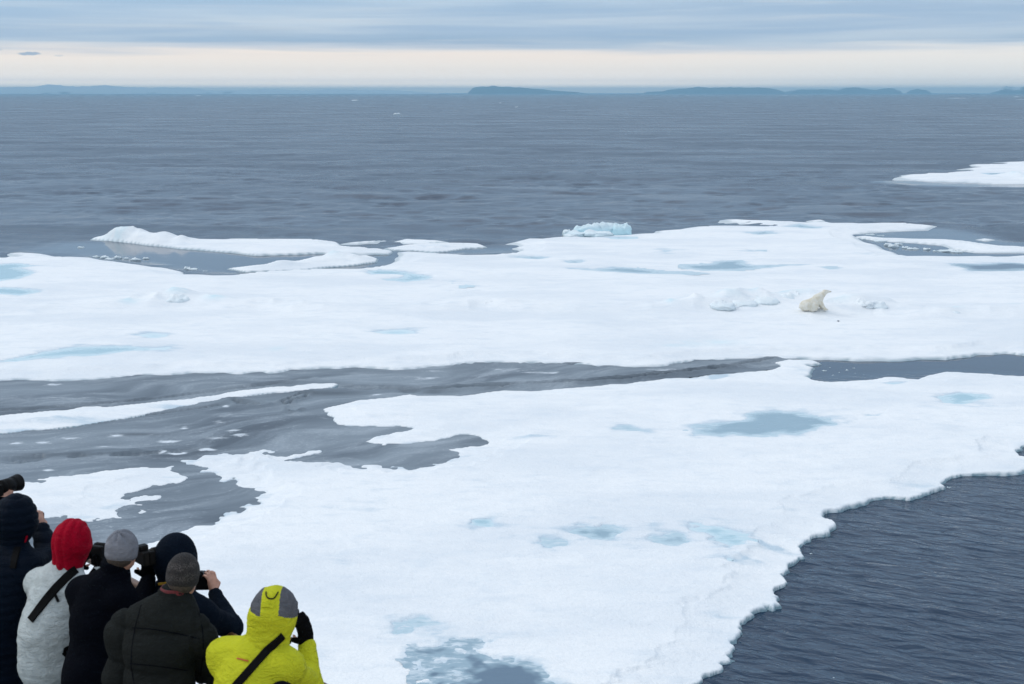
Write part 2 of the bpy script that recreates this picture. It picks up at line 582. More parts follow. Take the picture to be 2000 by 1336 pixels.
# ------------------------------------------------------------------ islands on the horizon
def island(label, prof, dist, snow=0.35, depth=900.0, seed=0):
    """prof: photograph points along the skyline (px, pixels above the waterline)"""
    p = np.array(prof, float)
    n = max(40, int((p[-1, 0] - p[0, 0]) / 2.5))
    px = np.linspace(p[0, 0], p[-1, 0], n)
    hh = np.interp(px, p[:, 0], p[:, 1])
    hh = hh * (1 + 0.10 * fbm(px, px * 0 + seed, 16.0, 4, 0.6))
    H = np.maximum(hh, 0) * dist / FPX + CAM_H * sstep(hh, 0.0, 1.5)      # the skyline is measured from the camera's own level
    rows, k = [], 14
    sn = []
    for j in range(k):
        t = j / (k - 1)
        up = math.sin(math.pi * min(t / 0.45, 1.0) / 2) if t < 0.45 else math.cos(math.pi * (t - 0.45) / 1.1)
        d = dist + depth * t
        X = (px - 1000) / FPX * d
        wig = 1 + 0.25 * fbm(px, px * 0 + j * 9.0, 12.0, 4, 0.6, seed)
        Z = H * max(up, 0) ** 0.8 * (wig if 0 < j < k - 1 and up < 0.97 else 1) * d / dist
        Z = Z - (3.0 if j in (0, k - 1) else 0.0)
        rows.append(np.stack([X, np.full(n, d), Z], 1))
        sn.append(snow + 0.35 * (up - 0.7) + 0.25 * fbm(px, px * 0 + j * 4.0, 22.0, 3, 0.6, seed + 3))
    V = np.concatenate(rows)
    o = new_mesh('island', V, grid_faces(k, n), ROCK, attrs={'snow': np.concatenate(sn)})
    o['label'] = label
    tag(o, kind='structure')
    return o


island('long low snow streaked coast on the left part of the horizon',
       [(-700, 0), (-600, 9), (-300, 12), (0, 11), (60, 10), (90, 12), (112, 15), (135, 13), (160, 11), (190, 12), (220, 14),
        (260, 11), (300, 9), (345, 9.5), (385, 9), (420, 4), (470, 5), (520, 7), (560, 5.5), (600, 4), (640, 6.5), (700, 5),
        (760, 4.5), (800, 3.5), (860, 0)], 18000, 0.9, 1600, 1)
island('flat topped island with a dark cliff at its left end',
       [(914, 0), (918, 2.5), (924, 9), (932, 11.5), (938, 11), (955, 11.5), (990, 11), (1015, 9.5), (1045, 7.5), (1080, 4), (1110, 2), (1150, 0)],
       17000, 0.40, 900, 2)
island('long dark blue island right of the horizon centre',
       [(1250, 0), (1258, 1.5), (1275, 2), (1290, 2.5), (1305, 6), (1335, 8.5), (1362, 10.5), (1385, 9), (1420, 10), (1470, 9.5),
        (1490, 9), (1510, 6), (1524, 1.5)], 18000, 0.22, 900, 3)
island('row of blue hills with a snow field at its right end',
       [(1522, 0), (1535, 4.5), (1560, 6), (1600, 6), (1625, 6.5), (1640, 9), (1665, 10), (1678, 7), (1700, 5), (1712, 8), (1730, 9), (1745, 4), (1752, 0)],
       19000, 0.36, 900, 4)
island('small dark islet standing clear on the right horizon',
       [(1758, 0), (1766, 4), (1780, 6.5), (1795, 5), (1808, 0)], 20000, 0.15, 500, 5)
island('far pair of snowy peaks at the right edge of the horizon',
       [(1920, 0), (1937, 7), (1950, 12), (1962, 11), (1975, 9), (1990, 12), (2030, 12), (2100, 11), (2200, 8), (2300, 0)], 17500, 0.45, 900, 6)


# ------------------------------------------------------------------ ice floes
def wpatch(x, y, spec, z=0.0):
    """soft ellipse given in photograph pixels, as a weight on the level"""
    px, py, rx, ry = spec
    cx, cy = ground(px, py, z)
    ex, _ = ground(px + rx, py, z)
    _, ey = ground(px, py - ry, z)
    r = ((x - cx) / (ex - cx)) ** 2 + ((y - cy) / max(ey - cy, 0.05)) ** 2
    return np.exp(-r * 1.2)


def floe(name, label, outline, fb=0.3, rough=0.3, rscale=2.5, ponds=(), ridges=(), humps=(), wets=(), blues=(),
         step=2.0, und=0.07, edge=0.16, pad=14, category='ice floe', group=None, fine=None, frays=()):
    zl = fb * 0.6
    poly = W2(outline, zl)
    P = np.array(outline, float)
    lo_x, hi_x = P[:, 0].min() - pad, P[:, 0].max() + pad
    lo_y, hi_y = P[:, 1].min() - pad, P[:, 1].max() + pad
    a, b = max(lo_x, -80), min(hi_x, 2080)
    px = spaced(max(lo_x, -1500), a, b, min(hi_x, 3500), step, 1.08) if b > a else np.arange(lo_x, hi_x, 6.0)
    y0, y1 = max(lo_y, 240), min(hi_y, 1380)
    py = np.arange(y0, y1, step if fine is None else fine)
    if hi_y > y1:
        py = np.concatenate([py, np.geomspace(y1, hi_y, 60)])
    gx, gy = np.meshgrid(px, py)
    x, y = ground(gx, gy, zl)
    shp = x.shape
    x, y = x.ravel(), y.ravel()
    sd = sdist(x, y, poly)
    core_in = sd.copy()
    # fraying of the outline: metres, coarse and fine
    fr = np.ones_like(x)
    for w in frays:
        fr = np.maximum(fr, 1 + w[4] * wpatch(x, y, w[:4], fb))
    cd = np.abs(np.gradient(y.reshape(shp), axis=0)).ravel()          # row spacing: finest detail the mesh can carry
    fw = sstep(rscale * 0.22 / cd, 0.8, 3.0)
    sd = sd + rough * fr * (fbm(x, y, rscale, 5, 0.62, 1.0, cd) + 0.05) + (0.45 * rough * fr + 0.95 * rough * (fr - 1)) * fw * fbm(x, y, rscale * 0.22, 4, 0.65, 2.0, cd)
    sd = np.maximum(sd, 0.9 * (core_in - 1.1))                        # no holes far from the margin
    edge = np.maximum(edge, 2.4 * cd)
    sd = sd + 0.52 * edge                                            # the waterline, not the foot, follows the outline
    h = fb + und * fbm(x, y, 3.5, 4, 0.5, 3.0, cd) + und * 0.9 * fbm(x, y, 14.0, 3, 0.5, 4.0) + 0.02 * fbm(x, y, 0.6, 3, 0.6, 4.5, cd)
    wet = np.zeros_like(x); blue = np.zeros_like(x)
    for w in wets:
        wet = np.maximum(wet, wpatch(x, y, w[:4], fb) * w[4])
    for w in blues:
        blue = np.maximum(blue, wpatch(x, y, w[:4], fb) * w[4] * np.clip(0.6 + 0.9 * fbm(x, y, 0.8, 3, 0.6, 12.0), 0, 1))
    # outer edge: a short steep side with a rounded shoulder
    lip = fb * (0.34 + 0.25 * fbm(x, y, 2.0, 3, 0.5, 5.0, cd)) * np.clip(1.35 - 0.35 * fr, 0.35, 1.0)
    e = np.where(sd < edge, -0.35 + (0.35 + lip) * np.sin(np.clip(sd / edge, -0.6, 1) * math.pi / 2), lip + (fb * 1.05 - lip) * sstep(sd, edge, edge + 2.2) + 10 * sstep(sd, edge + 1.2, edge + 6.0))
    h = np.minimum(h, e)
    land = sstep(sd, edge * 0.5, edge * 1.6)
    for pts, hs, wd, rg in ridges:
        d, t = linedist(x, y, W2(pts, fb))
        H = np.interp(t, np.linspace(0, 1, len(hs)), hs)
        d = d + wd * 0.7 * fbm(x, y, wd * 2.2, 3, 0.5, 6.0)
        core = np.exp(-(np.abs(d) / wd) ** 2)
        blocks = 1 - np.abs(fbm(x, y, 1.5, 4, 0.55, 7.0, cd)) * 2.2
        h = h + 1.25 * land * H * core * (1 - rg + rg * np.clip(blocks, -0.3, 1.0) + 0.25 * fbm(x, y, 5.0, 2, 0.5, 8.0))
    for hx, hy, rx, ry, hh in humps:
        w = wpatch(x, y, (hx, hy, rx, ry), fb)
        h = h + land * hh * w * (0.85 + 0.5 * fbm(x, y, 1.4, 4, 0.55, 9.0, cd) + 0.3 * (1 - 2 * np.abs(fbm(x, y, 2.0, 3, 0.5, 10.0, cd))))
    rim = (1 - sstep(h, 0.02, np.maximum(lip * 0.8, 0.04))) * np.interp(cd, [0.12, 0.5], [0.9, 0.4])  # dark tone for wet ice plus the undercut's shadow, painted near the waterline
    wet = np.maximum(wet, np.minimum(0.95, 0.5 * fr) * np.exp(-np.maximum(sd, 0) / (0.22 + 0.12 * fr)))
    made = []
    solid = (sd > edge + 2.6)
    h_pre = h.copy()
    for kind, pts, soft in ponds:
        zp = fb - 0.035 - 0.004 * (len(made) % 3)
        pp = W2(pts, zp)
        near = np.ones(len(x), bool)
        bx = np.array(pp); m = 3.0
        near = (x > bx[:, 0].min() - m) & (x < bx[:, 0].max() + m) & (y > bx[:, 1].min() - m * 2) & (y < bx[:, 1].max() + m * 2)
        s = np.full(len(x), -50.0)
        s[near] = sdist(x[near], y[near], pp)
        s = s + 2.6 * soft * (fbm(x, y, 1.1 if fb < 0.3 else 2.2, 6, 0.72, 13.0, cd) - 0.04)
        hp = zp - 0.22 * s
        h = np.where((s > -2.5) & ((h_pre > zp) | solid), np.minimum(h, np.maximum(hp, zp - 0.12)), h)
        wet = np.maximum(wet, np.where(s < 0, 0.75 * np.exp(np.minimum(s, 0) / (0.2 + 0.8 * soft)), 1.0))
        made.append((kind, s, zp))
    z = h
    keep = (z > -0.30) & (sd > -edge * 0.9)
    kf = keep.reshape(shp)
    F = grid_faces(*shp)
    ok = keep[F].any(1)
    F = F[ok]
    used = np.unique(F)
    remap = np.full(len(x), -1); remap[used] = np.arange(len(used))
    V = np.stack([x, y, np.maximum(z, -0.35)], 1)
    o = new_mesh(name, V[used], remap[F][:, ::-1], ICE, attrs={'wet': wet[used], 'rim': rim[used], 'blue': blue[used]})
    tag(o, label, category, group)
    G = grid_faces(*shp)
    deepw = 1.0 if fb < 0.3 else 1.6
    for kind, s, zp in made:
        ok = (s > -0.35)[G].any(1) & ((h_pre > zp) | solid)[G].all(1)
        Fp = G[ok]
        if not len(Fp):
            continue
        us = np.unique(Fp)
        rm = np.full(len(x), -1); rm[us] = np.arange(len(us))
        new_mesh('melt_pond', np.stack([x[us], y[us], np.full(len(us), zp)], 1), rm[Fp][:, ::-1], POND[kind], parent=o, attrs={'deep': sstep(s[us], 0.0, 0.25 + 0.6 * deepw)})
    return o, (x, y, z, sd)


TOP_F = [(612, 800), (625, 790), (660, 783), (700, 777), (760, 772), (800, 766), (850, 770), (900, 768), (950, 762), (1000, 760),
         (1060, 757), (1120, 755), (1180, 750), (1240, 742), (1300, 737), (1360, 732), (1400, 727), (1450, 722), (1500, 719),
         (1528, 713), (1500, 704), (1540, 698), (1590, 700), (1605, 706), (1570, 709), (1598, 714), (1590, 722), (1572, 732),
         (1585, 738), (1620, 741), (1680, 739), (1730, 734), (1790, 735), (1810, 728), (1850, 722), (1900, 724), (2000, 730),
         (2300, 735), (2900, 745)]
RIGHT_F = [(2900, 880), (2400, 890), (2080, 905), (2040, 890), (1998, 884), (1995, 876), (2005, 866), (2060, 862), (2060, 905), (2000, 912), (1960, 916), (1905, 920), (1860, 925), (1850, 935), (1848, 948), (1800, 958),
           (1775, 968), (1740, 966), (1700, 972), (1660, 982), (1632, 992), (1615, 995), (1612, 1003), (1630, 1015), (1633, 1023),
           (1605, 1035), (1575, 1048), (1560, 1060), (1572, 1080), (1545, 1092), (1535, 1108), (1520, 1112), (1537, 1130),
           (1535, 1138), (1520, 1145), (1528, 1160), (1520, 1175), (1500, 1185), (1470, 1195), (1442, 1208), (1448, 1225),
           (1440, 1240), (1432, 1265), (1438, 1285), (1410, 1300), (1385, 1320), (1365, 1336), (1300, 1375), (1200, 1440),
           (1050, 1560), (850, 1700), (500, 1800), (0, 1850), (-900, 1900)]
LEFT_F = [(-900, 1220), (-200, 1130), (100, 1100), (200, 1075), (265, 1062), (290, 1052), (340, 1042), (355, 1030), (390, 1018),
          (430, 1012), (440, 1003), (470, 985), (508, 970), (500, 958), (480, 948), (460, 932), (420, 922), (390, 905), (360, 900),
          (345, 892), (400, 886), (450, 884), (500, 876), (560, 878), (600, 872), (650, 875), (630, 885), (605, 892), (640, 894),
          (680, 900), (740, 902), (800, 905), (860, 897), (890, 888), (880, 873), (900, 872), (930, 868), (955, 862), (958, 855),
          (930, 847), (900, 845), (880, 850), (850, 858), (810, 865), (760, 864), (715, 858), (730, 848), (760, 838), (800, 832),
          (780, 829), (700, 828), (655, 825), (640, 815)]

front_floe, GF = floe(
    'ice_floe', 'broad snow covered floe filling the foreground, edged by open water on its right', TOP_F + RIGHT_F + LEFT_F,
    fb=0.24, rough=0.42, rscale=1.5,
    frays=[(600, 890, 420, 45, 1.6), (420, 960, 160, 60, 1.5), (640, 810, 60, 30, 0.8)],
    ponds=[('grey', [(1330, 840), (1360, 830), (1420, 826), (1460, 815), (1455, 808), (1500, 803), (1560, 805), (1610, 815), (1648, 827), (1600, 838), (1550, 850), (1490, 854), (1440, 853), (1415, 858), (1370, 852)], 0.38),
           ('blue', [(1830, 778), (1870, 767), (1945, 770), (1920, 783), (1880, 797), (1845, 795)], 0.5),
           ('grey', [(1190, 836), (1220, 832), (1255, 838), (1275, 845), (1230, 842), (1195, 840)], 0.2),
           ('blue', [(1685, 810), (1720, 809), (1722, 813), (1690, 813)], 0.1),
           ('blue', [(1705, 748), (1770, 746), (1745, 751)], 0.1),
           ('grey', [(1385, 727), (1425, 724), (1418, 734), (1392, 738)], 0.2),
           ('blue', [(925, 1016), (978, 1013), (968, 1026), (938, 1027)], 0.5),
           ('grey', [(1012, 1053), (1050, 1057), (1070, 1053), (1102, 1068), (1078, 1075), (1050, 1068)], 0.6),
           ('grey', [(1115, 1034), (1170, 1035), (1200, 1026), (1232, 1029), (1207, 1047), (1158, 1049)], 0.65),
           ('grey', [(1262, 1052), (1310, 1049), (1365, 1058), (1310, 1064)], 0.55),
           ('blue', [(1372, 1026), (1410, 1036), (1455, 1050), (1490, 1066), (1436, 1080), (1398, 1062)], 0.6),
           ('grey', [(776, 1216), (820, 1208), (864, 1217), (832, 1234), (792, 1232)], 0.4),
           ('dark', [(826, 1275), (870, 1256), (920, 1252), (952, 1264), (1000, 1288), (1060, 1308), (1125, 1345), (1050, 1400), (870, 1370), (848, 1318), (895, 1312), (858, 1300)], 0.5)],
    wets=[(1440, 1060, 90, 30, 0.55), (1160, 1050, 190, 35, 0.42), (820, 1215, 90, 30, 0.5), (640, 1265, 150, 30, 0.35), (960, 1275, 190, 50, 0.4),
          (1420, 1195, 60, 20, 0.5), (1680, 975, 120, 16, 0.5), (1800, 940, 70, 16, 0.55), (1540, 990, 50, 8, 0.5), (830, 950, 250, 20, 0.3),
          (700, 990, 220, 22, 0.34), (1600, 718, 60, 12, 0.5), (760, 895, 160, 14, 0.4), (930, 858, 80, 12, 0.4), (1040, 850, 70, 5, 0.6),
          (1360, 732, 120, 6, 0.6), (1190, 1300, 120, 30, 0.25), (690, 1090, 150, 25, 0.28)],
    step=2.4, fine=1.65, und=0.05)

TOP_M = [(-700, 505), (-100, 503), (0, 500), (40, 497), (15, 490), (45, 489), (80, 492), (110, 498), (180, 499), (240, 508), (270, 512),
         (310, 520), (330, 524), (360, 532), (440, 534), (500, 529), (560, 526), (600, 523), (700, 521), (730, 517), (750, 512),
         (770, 505), (785, 495), (770, 488), (800, 487), (860, 492), (910, 494), (960, 493), (1000, 490), (1015, 485), (998, 481),
         (1020, 477), (1003, 470), (1035, 462), (1060, 463), (1080, 460), (1110, 458), (1150, 459), (1210, 455), (1280, 452),
         (1290, 447), (1330, 445), (1365, 438), (1420, 439), (1480, 438), (1420, 432), (1402, 425), (1440, 424), (1500, 428),
         (1560, 430), (1650, 433), (1720, 433), (1780, 433), (1835, 437), (1810, 446), (1760, 447), (1700, 450), (1665, 455),
         (1672, 463), (1700, 470), (1720, 475), (1745, 490), (1760, 497), (1800, 498), (1870, 497), (1950, 497), (2000, 495), (2400, 494), (3000, 497)]
BOT_M = [(3000, 692), (2400, 690), (2000, 686), (1960, 684), (1900, 690), (1850, 695), (1800, 692), (1740, 693), (1700, 695), (1650, 694),
         (1600, 697), (1560, 695), (1500, 694), (1420, 697), (1370, 701), (1310, 709), (1270, 712), (1220, 713), (1160, 710),
         (1100, 708), (1040, 705), (980, 704), (920, 705), (870, 712), (800, 714), (770, 716), (740, 715), (700, 713), (640, 712),
         (610, 717), (560, 719), (500, 724), (440, 723), (380, 723), (300, 726), (200, 733), (120, 738), (60, 740), (0, 740), (-700, 765)]
mid_floe, GM = floe(
    'ice_floe', 'wide snow covered floe with a pressure ridge that carries the polar bear', TOP_M + BOT_M,
    fb=0.32, rough=1.0, rscale=4.0, und=0.08, edge=0.3,
    ponds=[('blue', [(-200, 520), (0, 517), (30, 515), (84, 519), (50, 523), (72, 533), (42, 545), (0, 549), (-200, 552)], 0.51),
           ('blue', [(-200, 562), (0, 561), (40, 564), (78, 570), (40, 577), (0, 573), (-200, 572)], 0.51),
           ('pale', [(263, 656), (290, 652), (330, 653), (336, 657), (310, 661), (280, 661)], 0.34),
           ('blue', [(8, 706), (40, 695), (80, 687), (150, 678), (220, 678), (272, 681), (230, 689), (160, 698), (80, 699), (30, 705)], 0.42),
           ('pale', [(285, 682), (330, 675), (356, 679), (320, 685)], 0.59),
           ('blue', [(703, 530), (740, 527), (790, 532), (848, 542), (840, 548), (790, 551), (742, 546), (780, 543), (785, 538), (730, 537)], 0.42),
           ('blue', [(864, 547), (902, 548), (884, 552)], 0.51), ('blue', [(890, 556), (918, 559), (902, 563)], 0.68),
           ('pale', [(718, 649), (770, 646), (822, 644), (816, 653), (760, 653)], 0.51),
           ('grey', [(1118, 525), (1160, 526), (1200, 522), (1240, 524), (1280, 530), (1372, 534), (1290, 535), (1240, 533), (1180, 530)], 0.51),
           ('grey', [(1325, 518), (1380, 515), (1400, 510), (1445, 510), (1470, 518), (1540, 516), (1582, 517), (1500, 523), (1450, 528), (1380, 528), (1340, 523)], 0.51),
           ('grey', [(1596, 521), (1630, 521), (1648, 525), (1620, 527)], 0.51),
           ('dark', [(1868, 517), (1920, 514), (2000, 516), (2200, 516), (2200, 528), (2000, 527), (1900, 528)], 1.02),
           ('blue', [(1278, 488), (1322, 489), (1300, 494)], 0.85), ('grey', [(1003, 503), (1040, 500), (1078, 503), (1050, 507)], 0.68),
           ('grey', [(1110, 511), (1130, 510), (1132, 513), (1114, 514)], 0.68),
           ('grey', [(1452, 454), (1500, 452), (1518, 456), (1480, 459)], 0.85), ('grey', [(1535, 442), (1560, 438), (1612, 445), (1580, 446)], 0.85),
           ('blue', [(1168, 461), (1230, 460), (1234, 467), (1200, 468)], 0.68), ('grey', [(1450, 489), (1490, 490), (1470, 492)], 0.68)],
    ridges=[([(0, 606), (150, 598), (260, 590), (340, 584), (400, 588), (450, 592), (520, 592), (600, 600)], (0.05, 0.15, 0.3, 0.55, 0.4, 0.3, 0.3, 0.15), 1.6, 0.5),
            ([(600, 601), (720, 603), (860, 603), (950, 594), (1010, 598), (1150, 603), (1300, 601), (1400, 596)], (0.15, 0.16, 0.2, 0.42, 0.3, 0.2, 0.25, 0.3), 1.5, 0.45),
            ([(1380, 597), (1450, 588), (1520, 582), (1570, 580)], (0.3, 0.5, 0.62, 0.45), 1.3, 0.5),
            ([(1540, 612), (1600, 612), (1660, 600), (1720, 602), (1800, 612), (1900, 610), (2050, 606), (2400, 600)], (0.2, 0.3, 0.6, 0.45, 0.25, 0.3, 0.35, 0.3), 1.7, 0.5)],
    humps=[(345, 584, 26, 7, 0.35), (300, 596, 34, 7, 0.15), (1650, 585, 60, 10, 0.35), (1480, 590, 90, 8, 0.2), (1590, 612, 55, 9, 0.16)],
    blues=[(350, 582, 22, 5, 0.9), (255, 594, 20, 3, 0.7), (420, 590, 25, 4, 0.6), (1545, 578, 34, 5, 0.9), (1410, 592, 40, 4, 0.7), (1480, 584, 40, 4, 0.8),  # blue shade painted on camera-facing ridge faces, with some teal ice
           (1310, 598, 12, 4, 0.8), (1720, 592, 14, 5, 0.7), (1850, 606, 26, 4, 0.7), (1990, 598, 30, 3, 0.6), (1640, 598, 30, 5, 0.5), (536, 681, 16, 4, 0.5), (1380, 668, 70, 5, 0.45), (1320, 674, 40, 4, 0.4)],
    wets=[(60, 738, 120, 6, 0.7), (260, 530, 240, 14, 0.15), (1540, 700, 90, 8, 0.4), (300, 725, 160, 4, 0.4), (940, 706, 120, 4, 0.35), (1700, 560, 260, 18, 0.14), (1740, 497, 90, 8, 0.5),
          (900, 555, 60, 10, 0.35), (1180, 461, 60, 5, 0.4)],
    step=2.0)

floe('ice_floe', 'ragged snow patched floe behind the red hooded person, grey ice all round', [(-400, 975), (-50, 942), (50, 935), (100, 930), (150, 924), (200, 918), (250, 912),
     (290, 908), (330, 910), (345, 918), (362, 932), (340, 940), (310, 945), (285, 955), (245, 962), (240, 970), (255, 976), (262, 968),
     (300, 968), (303, 974), (275, 978), (300, 986), (278, 1000), (265, 988), (240, 986), (222, 990), (236, 1002), (240, 1009), (200, 1010), (160, 1013),
     (120, 1008), (80, 1009), (0, 1016), (-400, 1060)], fb=0.14, rough=0.5, rscale=1.1, und=0.04, fine=1.4,
     wets=[(230, 985, 60, 16, 0.6), (330, 930, 40, 10, 0.5), (170, 1005, 60, 8, 0.5)])
floe('ice_floe', 'long narrow snowy strip of ice tapering to the right in grey ice', [(-400, 838), (0, 808), (80, 800), (150, 793), (200, 792), (260, 786), (330, 778), (400, 770),
     (470, 760), (540, 752), (600, 745), (650, 742), (668, 746), (650, 752), (600, 759), (540, 764), (480, 771), (430, 777), (380, 788),
     (320, 799), (250, 812), (180, 824), (100, 834), (0, 843), (-400, 885)], fb=0.22, rough=0.35, rscale=2.0, und=0.04, edge=0.2, fine=1.2,
     wets=[(380, 788, 120, 7, 0.85), (200, 816, 150, 8, 0.8), (40, 834, 90, 7, 0.7), (110, 812, 20, 4, 0.7)])
floe('ice_floe', 'white floe with a rounded ice hummock at its left end, behind the lagoon', [(176, 463), (205, 466), (240, 469), (280, 473), (310, 476), (350, 481), (400, 484), (450, 488),
     (500, 494), (560, 492), (620, 490), (690, 492), (760, 492), (768, 488), (740, 482), (700, 481), (665, 475), (658, 469), (620, 466),
     (560, 466), (480, 465), (420, 466), (380, 465), (340, 464), (300, 462), (250, 459), (215, 458), (190, 460)], fb=0.36, rough=0.35, rscale=3.0,
     und=0.06, edge=0.4, step=1.4, fine=0.8,
     humps=[(250, 462, 48, 6, 0.66), (220, 463, 30, 5, 0.28), (285, 465, 34, 5, 0.3), (325, 466, 22, 5, 0.42), (355, 470, 16, 4, 0.32), (300, 468, 70, 7, 0.12)],
     blues=[(215, 458, 30, 6, 0.75), (232, 464, 14, 7, 0.8), (330, 481, 60, 2, 0.6)])
floe('ice_floe', 'small lumpy floe lying in front of the lagoon mouth', [(438, 521), (480, 527), (530, 526), (600, 523), (650, 518), (700, 514), (735, 508), (738, 502), (720, 496), (690, 497), (640, 498),
     (600, 504), (560, 509), (520, 513), (480, 517)], fb=0.26, rough=0.3, rscale=2.2, edge=0.35, step=1.4, fine=0.8,
     humps=[(655, 502, 28, 5, 0.5), (700, 503, 26, 4, 0.25), (620, 508, 30, 4, 0.25), (548, 515, 26, 4, 0.25)], blues=[(650, 503, 16, 4, 0.4)])
floe('ice_floe', 'flat slab of white ice inside the calm lagoon', [(473, 492), (510, 489), (545, 490), (520, 495), (485, 495)], fb=0.18, rough=0.2, edge=0.3, step=1.4)
floe('ice_floe', 'thin sliver of ice at the back corner of the lagoon floe', [(668, 472), (700, 470), (750, 466), (735, 471), (700, 474), (680, 475)], fb=0.16, rough=0.3, edge=0.3, step=1.4)
floe('ice_floe', 'thin white slab at the far side of the flat floe pair', [(765, 470), (790, 464), (850, 467), (880, 469), (840, 473), (790, 474)], fb=0.18, rough=0.35, edge=0.3, step=1.4)
floe('ice_floe', 'flat pointed floe reaching right into open water behind the lagoon', [(752, 482), (800, 475), (870, 472), (935, 473), (952, 480), (910, 483), (880, 488), (850, 491), (800, 487), (770, 486)],
     fb=0.2, rough=0.4, edge=0.3, step=1.4, fine=0.8, wets=[(850, 480, 80, 3, 0.5)])
floe('ice_floe', 'white spit of ice enclosing the slushy inlet at the right', [(1662, 459), (1690, 458), (1720, 461), (1780, 463), (1850, 464), (1900, 469), (1960, 477), (2000, 479), (2400, 489),
     (2400, 494), (2000, 491), (1940, 491), (1900, 490), (1860, 484), (1840, 476), (1780, 471), (1720, 468), (1690, 465)], fb=0.24, rough=0.4, edge=0.3, step=1.6)
floe('ice_floe', 'lone white floe in open water at the right edge', [(1755, 344), (1775, 338), (1840, 336), (1865, 332), (1890, 331), (1885, 327), (1905, 324), (1890, 320), (1910, 318), (1950, 319),
     (1955, 314), (2000, 313), (2300, 318), (2300, 352), (2000, 356), (1940, 356), (1880, 353), (1800, 351), (1770, 348)], fb=0.4, rough=0.9, rscale=6.0, edge=0.7, step=1.2, und=0.1,
     ponds=[('grey', [(1915, 338), (1970, 338), (1950, 341), (1930, 341)], 0.4)], humps=[(1985, 345, 16, 4, 0.7), (2030, 344, 30, 5, 0.8)], blues=[(1990, 345, 14, 5, 0.5)])
floe('ice_floe', 'tiny flat floe above the white spit at the right', [(1903, 465), (1920, 462), (1945, 465), (1930, 468)], fb=0.25, rough=0.25, edge=0.3, step=1.2)
floe('ice_floe', 'small flat slab floating behind the far edge of the bear floe', [(1572, 429), (1590, 426), (1617, 426), (1612, 430), (1590, 431)], fb=0.25, rough=0.25, edge=0.3, step=1.2)


